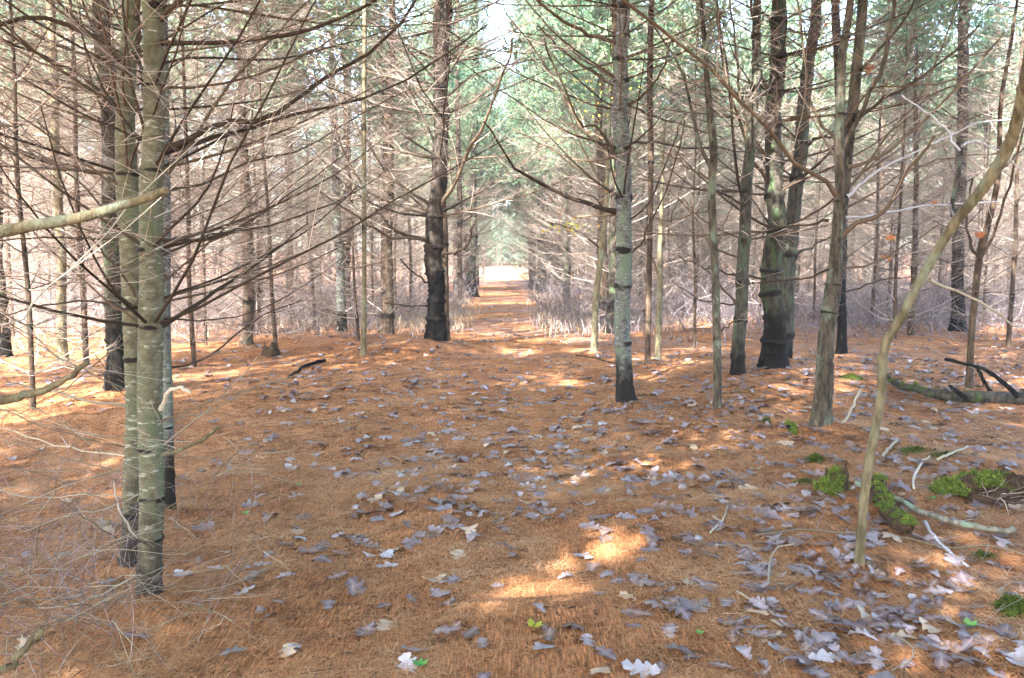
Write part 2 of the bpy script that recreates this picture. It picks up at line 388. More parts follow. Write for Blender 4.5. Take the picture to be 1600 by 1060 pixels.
# ------------------------------------------------------------------ hero trees (photo pixels at a known depth)
def hero(name, label, cat, base_px, pts, w, bk, H=11, wh_px=(), branches=(), auto=(0, 0, 0), group=None, band=.02, z_crown=5.5, ncrown=1500, Y=None, rough=.06, twigmat=None, extra=None, flare=.35, crown_rad=1.5, sides=14):
    g = gnd(*base_px) if Y is None else None
    if g is None: g = at(base_px[0], base_px[1], Y)
    Y = g.y; g.z -= .03; MOUNDS.append((g.x, g.y, min(.09, .25*w[0]*Y/F+.02), max(.10, w[0]*Y/F*1.1)))
    root = empty(name, g); tag(root, label, cat, group)
    P = [at(px, py, Y+(p[0] if p else 0)) for px, py, *p in pts]; P[0] = Vector(g)
    rad = [wi*.5/F*Y for wi in w]
    if H:
        d = (P[-1]-P[-2]); d.z = abs(d.z); d = (d.normalized()+Vector((0, 0, .8))).normalized()
        topz = H; q = P[-1]; k = 5; r1 = rad[-1]
        for i in range(1, k+1):
            P.append(q+d*((topz-q.z)/d.z*i/k)); rad.append(r1*(1-.8*i/k))
    # equal-arc-length radii
    Ls = [0]
    for a, b in zip(P[:-1], P[1:]): Ls.append(Ls[-1]+(b-a).length)
    rr = np.interp(np.linspace(0, 1, 60)*Ls[-1], Ls, rad)
    whz = []
    zs = [p.z for p in P]
    for py in wh_px:
        z = at(0, py, Y).z; whz.append(float(np.interp(z, zs, Ls)))
    top_seen = Ls[-1]
    if H and auto[0]:
        s0 = whz[-1] if whz else auto[1]; s0 = max(whz) if whz else auto[1]
        while s0 < Ls[-1]*.97: s0 += random.uniform(.42, .62); whz.append(s0)
    mb = MB(); C, s, r = trunk_mesh(mb, P, rr, whz, band=band, rough=rough, flare=flare, step=.016 if Y < 6 else .03, sides=sides)
    mb.build('trunk', [BARK[bk]], root, g)
    def trunk_at(z):
        i = min(range(len(C)), key=lambda k: abs(C[k].z-z)); return C[i], r[i]
    tm = twigmat or TWIG_NEAR
    for br in branches:
        pp, w0, w1, dy = br[:4]; m = br[4] if len(br) > 4 else tm; dens = br[5]*1.5 if len(br) > 5 else 5.5
        n = len(pp); Q = [at(x, y, Y+dy*i/(n-1)) for i, (x, y) in enumerate(pp)]
        Q = smooth(Q, 12); b = MB()
        if m is TWIG_WEED: Q = [Q[i].lerp(Q[0].lerp(Q[-1], i/11), .5) for i in range(12)]; w0, w1 = w0*.8, w1*.8
        for i in range(1, 11): Q[i] = Q[i]+rv(.004*Y/4)
        L = sum((Q[i+1]-Q[i]).length for i in range(11)); r0, r1 = w0*.5/F*Y, w1*.5/F*Y
        b.line(Q+[Q[-1]+(Q[-1]-Q[-2]).normalized()*.008], [r0*1.35]+[r0+(r1-r0)*i/11 for i in range(1, 12)]+[.0008], 7, 0)
        side(b, Q, L, (r0+r1)*.5, 2 if L > .7 else 1, dens, .06, 1)
        b.build('branch', [m, TWIG], root, g)
    if auto[0]:
        z1 = auto[2]
        for sz in whz:
            i = min(range(len(s)), key=lambda k: abs(s[k]-sz)); c = C[i]
            if c.z > z1 or c.z < auto[1]: continue
            for _ in range(auto[0]):
                a = random.uniform(0, 6.28); L = random.uniform(.5, 1.0)*auto[3]
                b = MB(); b.two = True; grow(b, c, Vector((math.cos(a), math.sin(a), random.uniform(-.05, .55))), L, max(.0035, r[i]*.13), 2, .09, .055, auto[4]*1.7)
                b.build('branch', [tm, TWIG], root, g)
    if ncrown and H:
        b = MB(); k_ = 5.5 if (Y > 6 and g.x > .5 and z_crown > 5) else 1; crown(b, trunk_at(max(z_crown, .0))[0], P[-1], z_crown, crown_rad*(2.1 if k_ > 1 else 1), 55, 3, int(ncrown*k_), .18, .22, lit, 0, 1)  # right-hand crowns widened and thickened above the frame to shade the right side
        b.build('crown', [NEEDLE, TWIG_NEAR], root, g)
    if extra: extra(root, g, Y)
    TREES.append((g.x, g.y))
    return root

# left foreground group
hero('pine_tree', 'nearest smooth grey-green trunk at left with dark rings, in front of its clump', 'tree',
     (233, 950), [(233, 950), (235, 800), (236, 600), (238, 400), (238, 200), (237, 0)], [40, 37, 37, 38, 37, 35], 'olive', H=8.5,
     wh_px=(890, 827, 741, 640, 523, 237), band=.012, z_crown=4.2, ncrown=3500, Y=3.52,
     branches=[
      ([(250, 238), (300, 214), (350, 190), (400, 190), (455, 165), (505, 122), (590, 75), (650, 0), (690, -60)], 10, 4, .5),
      ([(250, 240), (300, 226), (340, 212), (395, 198), (470, 178), (560, 158), (660, 110), (760, 40)], 9, 3, .9),
      ([(250, 68), (330, 66), (400, 63), (470, 50), (540, 25), (600, -10), (660, -50)], 7, 4, -.2),
      ([(262, 270), (300, 225), (350, 140), (400, 85), (440, 45), (485, -5), (520, -60)], 6, 3, .4),
      ([(250, 30), (270, 12), (290, -8), (330, -60)], 10, 8, -.2),
      ([(252, 510), (300, 480), (350, 450), (400, 415), (440, 385), (480, 350)], 8, 2, .6),
      ([(252, 300), (320, 285), (400, 250), (480, 230), (560, 180), (640, 140)], 5, 2, 1.2),
      ([(252, 375), (330, 374), (400, 340), (460, 300), (540, 240)], 5, 2, .9),
      ([(252, 400), (320, 370), (380, 355), (430, 310), (500, 255)], 4, 2, 1.3),
      ([(250, 470), (330, 440), (420, 395), (500, 345), (560, 290)], 4, 2, 1.0),
      ([(250, 498), (330, 500), (420, 480), (500, 430), (540, 400)], 3, 1.5, 1.4),
      ([(230, 232), (222, 190), (205, 130), (196, 60), (194, -20)], 5, 3, -.2),
      ([(230, 232), (200, 195), (170, 150), (140, 90), (125, 40)], 5, 3, .3),
      ([(228, 225), (180, 200), (120, 175), (60, 140), (0, 100)], 4, 2, -.3),
      ([(222, 510), (180, 480), (120, 430), (60, 370), (0, 310)], 4, 2, -.2),
      ([(250, 640), (262, 612), (280, 605), (296, 613)], 8, 5, -.1, TWIG_PALE, .2),
      ([(250, 712), (290, 700), (325, 682), (342, 668)], 6, 5, -.15, BARK['sapling'], .3),
      ([(250, 660), (300, 640), (350, 620), (400, 605)], 3, 2, .1, TWIG_WEED, 2),
      ([(250, 700), (290, 670), (330, 650), (360, 620), (400, 560)], 3, 1.5, .2, TWIG_WEED, 3),
      ([(222, 850), (205, 830), (185, 790), (178, 755)], 3.5, 2, -.2, TWIG_PALE, 1),
      ([(222, 890), (180, 930), (120, 960), (60, 950)], 3.5, 2, -.4, TWIG_WEED, 2.5),
      ([(250, 800), (280, 790), (330, 760), (370, 700), (400, 690)], 3, 1.5, -.1, TWIG_WEED, 3),
      ([(250, 930), (320, 930), (370, 920), (420, 885)], 3, 1.5, .1, TWIG_WEED, 3),
      ([(222, 745), (170, 735), (100, 720), (20, 690)], 3, 1.5, -.3, TWIG_WEED, 3),
      ([(222, 640), (170, 590), (90, 560), (0, 500)], 3, 1.5, -.3, TWIG_WEED, 3),
      ([(222, 770), (170, 800), (110, 800), (40, 830)], 3, 1.5, -.3, TWIG_WEED, 3),
      ([(222, 520), (160, 560), (100, 620), (20, 650)], 3, 1.5, -.2, TWIG_WEED, 3),
     ], auto=(5, 1.2, 4.2, 2.1, 5), group='pine trunks of the left clump')
hero('pine_tree', 'paler olive trunk half hidden behind the nearest trunk at left', 'tree',
     (206, 885), [(206, 885), (208, 700), (206, 500), (203, 300), (200, 120), (204, 0)], [33, 30, 29, 33, 33, 28], 'olive', H=8,
     wh_px=(870, 782, 635, 480, 378, 105), band=.012, z_crown=4.4, ncrown=3500, Y=3.95,
     branches=[
      ([(188, 110), (180, 88), (160, 66), (120, 45), (60, 28), (0, 38), (-60, 60)], 9, 5, -.4),
      ([(190, 100), (170, 80), (150, 60), (100, 10), (60, -30)], 7, 3, .2),
      ([(215, 100), (217, 60), (216, 0), (216, -40)], 6, 4, 0),
      ([(190, 145), (150, 142), (90, 110), (40, 85), (0, 60)], 5, 3, .5),
      ([(205, 300), (150, 270), (80, 215), (0, 160)], 5, 2, -.3),
      ([(200, 380), (140, 300), (60, 240), (0, 190)], 4, 2, .6),
      ([(200, 375), (120, 372), (60, 372), (-20, 380)], 4, 2, -.2),
      ([(200, 480), (130, 470), (60, 480), (-20, 500)], 4, 2, .6),
      ([(225, 480), (205, 450), (185, 420), (160, 385), (140, 370)], 6, 3, -.6, TWIG_WEED, 2),
      ([(206, 635), (150, 632), (90, 612), (20, 600)], 5, 3, -.4, TWIG_WEED, 2.5),
      ([(206, 700), (160, 700), (90, 680), (0, 640)], 3, 2, -.4, TWIG_WEED, 3),
      ([(206, 715), (150, 715), (60, 700), (-20, 660)], 3, 2, .3, TWIG_WEED, 3),
      ([(206, 780), (140, 770), (60, 790), (-20, 760)], 3, 2, -.3, TWIG_WEED, 3),
      ([(206, 870), (180, 830), (150, 820), (90, 780)], 4, 2, -.2, TWIG_WEED, 3),
      ([(220, 385), (300, 365), (380, 330), (460, 270), (560, 200)], 4, 2, 1.6),
      ([(220, 110), (300, 90), (400, 95), (500, 80), (600, 50), (700, 0)], 5, 2, 1.8),
     ], auto=(4, 1.2, 4.4, 2.1, 5), group='pine trunks of the left clump')
hero('pine_tree', 'thin sunlit trunk showing along the right edge of the nearest left trunk', 'tree',
     (264, 803), [(264, 803), (262, 650), (260, 500), (257, 300), (254, 120), (252, 0)], [20, 17, 17, 18, 17, 15], 'grey', H=7,
     wh_px=(740, 660, 575, 400, 240), band=.012, z_crown=4.6, ncrown=1800,
     branches=[([(264, 575), (320, 560), (400, 500), (470, 470)], 4, 2, .8), ([(268, 660), (330, 640), (400, 600), (470, 585)], 3, 2, .3, TWIG_WEED, 2.5)],
     auto=(2, 1.5, 4.6, 1.3, 4), group='pine trunks of the left clump', sides=10)
hero('pine_tree', 'dark mossy trunk with a black butt behind the left clump', 'tree',
     (182, 618), [(182, 618), (179, 500), (175, 300), (168, 150), (160, 0)], [34, 28, 27, 26, 26], 'mossy', H=13,
     wh_px=(560, 470, 400, 300, 200, 90), band=.03, z_crown=7, ncrown=3000, auto=(5, 1.3, 7, 2.4, 5),
     branches=[([(155, 143), (110, 110), (50, 80), (0, 60)], 6, 3, -1)])

# centre tree left of the path
hero('pine_tree', 'dark flaking trunk with a black foot just left of the path', 'tree',
     (683, 546), [(683, 546), (680, 460), (679, 380), (682, 300), (690, 180), (693, 80), (695, 0)], [31, 27, 27, 29, 24, 22, 20], 'dark', H=15,
     wh_px=(480, 445, 378, 318, 240, 130, 60), band=.035, z_crown=7.5, ncrown=4000, auto=(6, 2.4, 7.5, 3.4, 4.5), rough=.13, Y=14.2,
     branches=[
      ([(672, 378), (630, 368), (600, 345), (570, 300), (540, 240), (520, 190)], 6, 2, -1),
      ([(672, 374), (620, 372), (580, 355), (545, 330), (500, 300)], 5, 2, -2),
      ([(672, 320), (640, 300), (600, 265), (560, 200), (520, 150)], 5, 2, .5),
      ([(688, 328), (705, 295), (730, 240), (755, 190), (785, 120), (800, 60)], 7, 3, -1.5),
      ([(690, 400), (710, 395), (728, 385), (742, 350)], 5, 2, -1),
      ([(672, 478), (640, 478), (600, 474)], 3, 2, -.5),
      ([(672, 445), (650, 430), (625, 405)], 3, 2, -.5),
      ([(700, 150), (740, 120), (800, 100), (860, 90)], 4, 2, 1),
      ([(680, 225), (650, 160), (615, 90), (580, 20)], 4, 2, 1),
     ])
hero('pine_tree', 'pale second stem close behind the dark flaking trunk', 'tree',
     (697, 540), [(697, 540), (694, 430), (690, 300), (684, 150), (682, 0)], [14, 13, 13, 13, 12], 'brown', H=13, Y=15.2,
     wh_px=(500, 380, 260, 140), band=.03, z_crown=7.5, ncrown=2000, auto=(3, 2.5, 7.5, 2.2, 4))
# right of the path
def yellow_spray(cx, cy, sx, sy, n, m, name, size=.05, dY=0):
    def f(root, g, Y):
        mb = MB(); V = []
        for i in range(n):
            p = at(random.gauss(cx, sx), random.gauss(cy, sy), Y+dY+random.gauss(0, .5))
            a = rv().normalized(); b = a.cross(rv()).normalized(); l = size*random.uniform(.6, 1.2)
            V += [p-a*l, p-b*l*.5, p+a*l, p+b*l*.5]
        V = np.array([tuple(v) for v in V]); Q = np.arange(len(V)).reshape(-1, 4)
        mb.arrays(V, Q, 0, np.repeat(rng.random(n), 4)); o = mb.build(name, m, root, g, smooth=False); return o
    return f
def multi(*fs):
    def f(root, g, Y):
        for k in fs: k(root, g, Y)
    return f
hero('pine_tree', 'straight grey trunk with black bands and foot just right of the path', 'tree',
     (977, 634), [(977, 634), (974, 500), (973, 350), (972, 200), (971, 100), (971, 0)], [27, 25, 24, 24, 25, 23], 'grey', H=12,
     wh_px=(512, 405, 341, 248, 160, 70), band=.04, z_crown=6.0, ncrown=3500, auto=(4, 2.0, 6, 2.5, 4),
     branches=[
      ([(965, 68), (925, 55), (890, 38), (850, 10), (820, -30)], 7, 3, -.6),
      ([(965, 250), (935, 225), (900, 190), (870, 130), (830, 70), (790, 20)], 6, 2, .5),
      ([(965, 248), (935, 200), (905, 190), (860, 90), (850, 60)], 5, 2, -.8),
      ([(965, 135), (930, 115), (880, 80), (840, 40)], 5, 3, .5),
      ([(965, 332), (920, 318), (870, 300), (835, 280), (800, 258), (775, 215), (755, 190)], 8, 2, -.7),
      ([(965, 335), (920, 340), (880, 330), (850, 300)], 4, 2, .8),
      ([(982, 165), (1010, 145), (1035, 110), (1050, 60)], 5, 2, -.4),
      ([(982, 225), (1020, 220), (1060, 230), (1110, 232), (1170, 238)], 4, 2, .9),
      ([(982, 400), (1005, 375), (1015, 350), (1045, 290), (1070, 190)], 4, 2, -.4),
      ([(982, 345), (1020, 310), (1050, 230), (1065, 190)], 3, 2, .3),
      ([(965, 245), (900, 250), (850, 228), (800, 200)], 4, 2, 1),
      ([(966, 570), (930, 560), (900, 555)], 2, 1.5, -.1),
      ([(982, 165), (1020, 180), (1080, 200), (1130, 215)], 4, 2, .9),
     ], group=None)
hero('pine_tree', 'slim second stem just visible behind the top of the straight grey trunk', 'tree',
     (968, 600), [(968, 600), (966, 400), (963, 200), (960, 0)], [9, 9, 9, 9], 'brown', H=11, Y=9.6, wh_px=(400, 60), band=.02, ncrown=500, auto=(2, 2.5, 6, 1.2, 4), sides=8)
hero('young_tree', 'thin reddish-brown pole of a tree just right of the straight grey trunk', 'sapling',
     (1012, 573), [(1012, 573), (1014, 400), (1017, 250), (1016, 120), (1018, 0)], [9, 9, 9, 9, 9], 'brown', H=9, wh_px=(366, 240, 60), band=.02, ncrown=0, z_crown=6, auto=(3, 1.0, 5, 1.3, 4), sides=8)
hero('young_tree', 'short thin greenish stem leaning beside the reddish-brown pole', 'sapling',
     (1028, 566), [(1028, 566), (1030, 480), (1031, 380), (1036, 270), (1040, 180)], [10, 10, 8, 5, 3], 'sapling', H=0, auto=(0, 0, 0), sides=8,
     branches=[([(1031, 400), (1050, 340), (1075, 260)], 3, 1.5, .4), ([(1030, 440), (1010, 380), (990, 330)], 3, 1.5, .4)])
hero('young_tree', 'greenish sapling leaning right beside the path with yellow-green leaves high up', 'sapling',
     (928, 553), [(928, 553), (932, 470), (938, 400), (946, 330), (950, 240), (955, 160)], [11, 10, 9, 8, 5, 3], 'sapling', H=0, sides=8,
     branches=[([(940, 390), (915, 370), (890, 358), (860, 350)], 3, 2, .3), ([(946, 330), (930, 270), (900, 210), (880, 150)], 3, 2, .3), ([(948, 280), (965, 210), (1000, 150)], 3, 2, .3), ([(946, 330), (930, 310), (900, 300)], 3, 2, -.5)],
     extra=multi(yellow_spray(893, 355, 16, 5, 50, YELLOW, 'foliage', .045), yellow_spray(930, 150, 45, 45, 130, YELLOW, 'foliage', .035, 1.5), yellow_spray(915, 190, 40, 60, 120, GREENL, 'foliage', .035, 1.5), yellow_spray(925, 315, 40, 18, 35, ORANGE, 'foliage', .04)))
hero('young_tree', 'crooked lichen-pale sapling that forks about halfway up', 'sapling',
     (1121, 641), [(1121, 641), (1121, 560), (1118, 420), (1113, 300), (1114, 240), (1106, 150), (1100, 60), (1096, 0)], [14, 13, 12, 13, 12, 8, 7, 6], 'lichen', H=7, ncrown=0, sides=10,
     wh_px=(), flare=.15, branches=[([(1112, 262), (1098, 235), (1085, 200), (1070, 130), (1040, 70), (1020, 40)], 7, 3, .3, BARK['lichen'], 2),
      ([(1114, 285), (1090, 270), (1060, 250), (1020, 230)], 3, 1.5, .4), ([(1118, 330), (1080, 335), (1040, 345), (1000, 330)], 3, 1.5, .5),
      ([(1120, 400), (1090, 350), (1060, 310)], 3, 1.5, .2), ([(1122, 380), (1140, 330), (1150, 280)], 3, 1.5, .2), ([(1124, 520), (1150, 500), (1180, 480)], 3, 1.5, .3)])
hero('pine_tree', 'slim pine leaning right with dark whorls, left of the thick black-footed trunk', 'tree',
     (1153, 592), [(1153, 592), (1156, 500), (1160, 400), (1168, 300), (1175, 200), (1180, 100), (1184, 0)], [21, 20, 19, 18, 17, 15, 14], 'greenish', H=11,
     wh_px=(545, 475, 402, 322, 228, 90), band=.045, ncrown=2500, z_crown=6.5, auto=(3, 1.5, 6.5, 2.3, 4), group=None,
     branches=[([(1150, 475), (1130, 450), (1100, 420), (1060, 400)], 4, 2, -.8), ([(1165, 320), (1150, 270), (1140, 150), (1130, 60), (1120, 0)], 5, 3, -.5),
      ([(1172, 228), (1158, 160), (1150, 80), (1140, 0)], 5, 3, .5), ([(1163, 322), (1120, 300), (1080, 290), (1030, 250)], 4, 2, .9),
      ([(1150, 475), (1100, 470), (1050, 440)], 3, 1.5, .9), ([(1160, 402), (1130, 395), (1110, 385)], 4, 2, -.5)])
hero('pine_tree', 'thick mossy trunk on the right with a wide black foot', 'tree',
     (1208, 580), [(1208, 580), (1208, 480), (1208, 400), (1210, 300), (1212, 150), (1214, 0)], [42, 34, 30, 30, 28, 26], 'mossy', H=15,
     wh_px=(500, 437, 368, 285, 160, 60), band=.055, ncrown=4000, z_crown=7.5, auto=(5, 1.5, 7.5, 2.8, 4.5),
     branches=[([(1200, 437), (1150, 430), (1100, 420)], 4, 2, -1), ([(1200, 285), (1170, 240), (1150, 180), (1130, 100), (1120, 20)], 5, 3, -1),
       ([(1208, 160), (1190, 110), (1180, 50), (1170, -20)], 6, 4, -.5)])
hero('pine_tree', 'leaning trunk crossing behind the thick mossy trunk', 'tree',
     (1222, 575), [(1222, 575), (1232, 450), (1243, 300), (1255, 180), (1268, 80), (1275, 0)], [24, 22, 21, 20, 18, 16], 'greenish', H=13,
     wh_px=(520, 400, 290, 227, 90), band=.05, ncrown=2500, z_crown=7, auto=(3, 1.8, 7, 2.4, 4),
     branches=[([(1258, 230), (1275, 218), (1300, 214), (1340, 205)], 6, 3, -.5), ([(1248, 395), (1300, 370), (1350, 340)], 4, 2, .5)], Y=12.2)
hero('pine_tree', 'lichen-covered forked trunk in front on the right bank with many upswept branches', 'tree',
     (1281, 673), [(1281, 673), (1287, 600), (1296, 500), (1306, 400), (1310, 300), (1313, 200), (1318, 100), (1326, 0)], [32, 29, 27, 24, 24, 17, 16, 15], 'lichen', H=10,
     wh_px=(300, 368), band=.012, ncrown=2500, z_crown=5.2, auto=(2, 2.5, 5.2, 1.6, 4.5), rough=.12,
     branches=[
      ([(1300, 470), (1311, 380), (1325, 250), (1338, 120), (1345, 40), (1350, -60)], 19, 15, .15, BARK['lichen'], .6),
      ([(1306, 305), (1290, 280), (1255, 265), (1225, 235), (1200, 195), (1150, 155), (1100, 95), (1040, 50), (985, 10), (940, -30)], 7, 4, -.9),
      ([(1310, 240), (1325, 215), (1345, 180), (1370, 130), (1388, 70), (1400, 0), (1405, -50)], 8, 5, -.5, BARK['lichen'], 2.5),
      ([(1310, 375), (1335, 352), (1375, 335), (1400, 300), (1415, 270), (1440, 240), (1460, 213)], 8, 4, -.3),
      ([(1322, 308), (1345, 290), (1385, 260), (1440, 235), (1520, 195), (1600, 185)], 5, 2, .5, TWIG_COOL, 4),
      ([(1322, 262), (1370, 245), (1420, 210), (1470, 165), (1540, 85), (1570, 50)], 6, 3, .6),
      ([(1335, 190), (1380, 155), (1430, 130), (1480, 90), (1530, 40)], 6, 3, .3),
      ([(1320, 340), (1400, 330), (1450, 322), (1500, 320), (1560, 315)], 4, 2, .5, TWIG_COOL, 3),
      ([(1318, 200), (1360, 140), (1400, 135), (1470, 130), (1520, 110)], 4, 2, -.3),
      ([(1345, 110), (1390, 60), (1420, 20), (1440, -20)], 5, 3, .5),
      ([(1310, 420), (1360, 415), (1420, 380), (1470, 350)], 4, 2, .8),
      ([(1305, 460), (1370, 440), (1430, 430)], 3, 2, .9),
      ([(1295, 345), (1260, 352), (1210, 358), (1160, 372)], 4, 2, .3),
      ([(1298, 420), (1260, 435), (1200, 440), (1150, 448)], 4, 2, .5),
      ([(1308, 220), (1280, 190), (1260, 130), (1255, 60), (1245, 0)], 5, 3, .6),
      ([(1310, 300), (1340, 280), (1380, 220), (1420, 175), (1450, 130), (1475, 60), (1500, 0)], 5, 2, .9),
      ([(1312, 330), (1370, 300), (1430, 262), (1500, 245), (1560, 240)], 4, 2, 1.2),
     ])
hero('pine_tree', 'slender dark trunk hidden just behind the lichen-covered forked trunk', 'tree',
     (1315, 558), [(1315, 558), (1316, 450), (1316, 300), (1312, 150), (1306, 0)], [16, 14, 14, 13, 12], 'dark', H=12, wh_px=(480, 400, 300, 180, 60), band=.03, ncrown=2000, z_crown=7, auto=(3, 1.5, 7, 2, 4), sides=9)
# leaning sapling in the right foreground
def dead_leaf(px, py, sz, m, dY=0):
    def f(root, g, Y):
        p = at(px, py, Y+dY); v, q = oak_leaf(sz*.75, .35); mb = MB()
        Rm = Matrix.Rotation(random.uniform(0, 6.28), 3, 'Z') @ Matrix.Rotation(1.2, 3, 'X')
        V = np.array([tuple(Rm @ Vector(x)+p) for x in v])
        mb.arrays(V, q, 0, np.full(len(V), random.random())); mb.build('leaf', m, root, g)
    return f
def oak_leaf(L, curl=.2, lobes=4):
    """lobed oak leaf as a strip of quads between midrib and margin"""
    n = 26; t = np.linspace(0, 1, n)
    env = np.sin(np.pi*np.clip(t, .04, 1)**.85)**.75
    ph = t*lobes*2*math.pi-.6
    wd = L*.36*env*(.38+.62*(.5+.5*np.sin(ph))**.7)+L*.012
    fwd = L*.09*env*(.5+.5*np.sin(ph))             # lobes sweep forward
    x = t*L
    bend = random.gauss(0, curl)*L; tw = random.gauss(0, curl*.9); cup = random.gauss(.15, .5)*curl*2; rip = random.uniform(0, 6.28)
    V = []
    for i in range(n):
        for k, s in enumerate((-1, -.55, 0, .55, 1)):
            a = abs(s); yy = s*wd[i]; xx = x[i]+(fwd[i] if a > .9 else fwd[i]*.4*(a > 0))
            u = (t[i]-.5)*2
            zz = bend*u*u+tw*yy*u+cup*yy*yy/L*3+L*.025*math.sin(ph[i]*.7+rip)*a
            V.append((xx-L/2, yy, zz))
    V = np.array(V); V[:, 2] -= np.percentile(V[:, 2], 15)
    j = np.arange(n-1)[:, None]*5; i = np.arange(4)[None]
    Q = np.stack([j+i, j+i+1, j+5+i+1, j+5+i], -1).reshape(-1, 4)
    return V, Q
hero('leaning_sapling', 'bent pale olive sapling leaning right across the right foreground', 'sapling',
     (1341, 892), [(1341, 892, 0), (1350, 780, .0), (1362, 700, -.02), (1376, 620, -.05), (1381, 545, -.1), (1408, 495, -.15), (1440, 435, -.2), (1492, 350, -.3), (1540, 290, -.4), (1580, 220, -.5), (1600, 140, -.6), (1615, 60, -.7), (1630, -30, -.8)],
     [15, 13, 13, 14, 14, 13, 13, 15, 16, 15, 15, 15, 14], 'sapling', H=0, sides=12, flare=.25, rough=.13,
     branches=[([(1452, 437), (1480, 450), (1520, 465), (1556, 486), (1580, 505), (1598, 510)], 5, 2.5, .2, TWIG_PALE, 1.5),
       ([(1494, 345), (1488, 325), (1496, 280), (1503, 228)], 8, 6, .3, BARK['lichen'], .8),
       ([(1494, 345), (1486, 325), (1476, 302)], 4, 2, -.1, TWIG_COOL, 1),
       ([(1400, 508), (1392, 502), (1388, 495)], 4, 2, 0, BARK['sapling'], 0),
       ([(1503, 228), (1520, 222), (1560, 235), (1600, 270)], 4, 2, .1, TWIG_COOL, 2),
       ([(1500, 235), (1480, 205), (1440, 170), (1410, 150)], 3, 2, .2, TWIG_COOL, 2)],
     extra=multi(dead_leaf(1535, 368, .09, ORANGE, 1.0)))
hero('young_tree', 'reddish-brown forking sapling behind the leaning one on the right', 'sapling',
     (1514, 612), [(1514, 612), (1518, 520), (1531, 400), (1545, 350), (1560, 270), (1564, 160), (1580, 60), (1590, 0)], [11, 10, 11, 9, 8, 6, 5, 4], 'brown', H=0, sides=8,
     branches=[([(1531, 405), (1515, 380), (1510, 340), (1520, 280)], 5, 3, .2), ([(1531, 405), (1555, 360), (1580, 280), (1600, 200)], 5, 3, -.3), ([(1560, 270), (1590, 240), (1620, 200)], 4, 2, .3)],
     extra=multi(dead_leaf(1530, 370, .14, ORANGE), dead_leaf(1392, 372, .15, ORANGE, -1), dead_leaf(1392, 405, .13, ORANGE, -1), dead_leaf(1360, 108, .2, ORANGE, -1), dead_leaf(1290, 40, .14, ORANGE, -.5), dead_leaf(1462, 317, .1, ORANGE, -.5)))
hero('pine_tree', 'dark bare trunk farther back on the right, ringed with short dead branches', 'tree',
     (1496, 522), [(1496, 522), (1497, 420), (1500, 300), (1504, 150), (1508, 0)], [20, 17, 16, 15, 14], 'dark', H=15, wh_px=(490, 450, 405, 350, 280, 200, 120), band=.04, ncrown=3000, z_crown=7.5, auto=(4, .8, 7.5, 2.2, 4.5))
# middle distance, left
hero('pine_tree', 'brown trunk with knotted whorls midway back on the left', 'tree',
     (541, 500), [(541, 500), (542, 400), (543, 300), (544, 100), (545, 0)], [14, 12, 11, 10, 10], 'brown', H=15, wh_px=(480, 455, 415, 380, 320, 250, 180), band=.05, ncrown=3500, z_crown=8, auto=(4, .8, 8, 2.4, 4))
hero('young_tree', 'thin straight pole of a sapling at left with its foot on open needles', 'sapling',
     (567, 558), [(567, 558), (570, 450), (569, 300), (568, 150), (570, 0)], [9, 7, 7, 6, 6], 'sapling', H=8, wh_px=(420, 330, 250, 170), band=.025, ncrown=0, auto=(2, 1.2, 5, 1.0, 4), sides=8)
hero('pine_tree', 'short-looking trunk standing in the dry grass at left of the knotted brown trunk', 'tree',
     (452, 488), [(452, 488), (452, 400), (452, 250), (454, 0)], [13, 11, 10, 9], 'dark', H=16, wh_px=(460, 440, 415, 380, 330), band=.05, ncrown=3500, z_crown=8.5, auto=(4, .8, 8.5, 2.4, 4))
hero('pine_tree', 'bleached sunlit trunk near the left edge', 'tree',
     (98, 570), [(98, 570), (96, 450), (92, 330), (86, 180), (78, 0)], [16, 14, 13, 13, 12], 'sapling', H=13, wh_px=(500, 420, 330, 240, 150), band=.02, ncrown=2000, z_crown=7, auto=(4, 1, 7, 2.2, 4))
hero('pine_tree', 'green-mossed trunk at the left edge of the path beyond the flaking one', 'tree',
     (737, 466), [(737, 466), (738, 400), (740, 330), (741, 200), (742, 0)], [15, 12, 11, 10, 8], 'mossy', H=17, wh_px=(440, 400, 370, 340), band=.05, ncrown=3500, z_crown=8, auto=(4, 1.5, 8, 2.6, 5))
hero('pine_tree', 'slim knotted trunk beside the green-mossed one at the left edge of the path', 'tree',
     (719, 472), [(719, 472), (719, 420), (718, 340), (716, 200), (714, 0)], [9, 8, 8, 7, 6], 'brown', H=15, wh_px=(450, 416, 390, 350), band=.05, ncrown=2500, z_crown=8, auto=(4, 1.2, 8, 2.2, 4))
hero('pine_tree', 'dark mossy trunk at the right edge of the far path', 'tree',
     (846, 461), [(846, 461), (846, 400), (846, 340), (847, 200), (848, 0)], [15, 12, 11, 10, 8], 'mossy', H=17, wh_px=(445, 425, 400, 375, 350), band=.06, ncrown=3500, z_crown=8, auto=(4, 1.5, 8, 2.6, 5))
hero('pine_tree', 'dark trunk right of the path deeper in the thicket', 'tree',
     (877, 456), [(877, 456), (877, 380), (876, 300), (876, 100)], [13, 11, 10, 9], 'dark', H=16, wh_px=(440, 420, 395, 360), band=.06, ncrown=3000, z_crown=8, auto=(4, 1.2, 8, 2.4, 4))

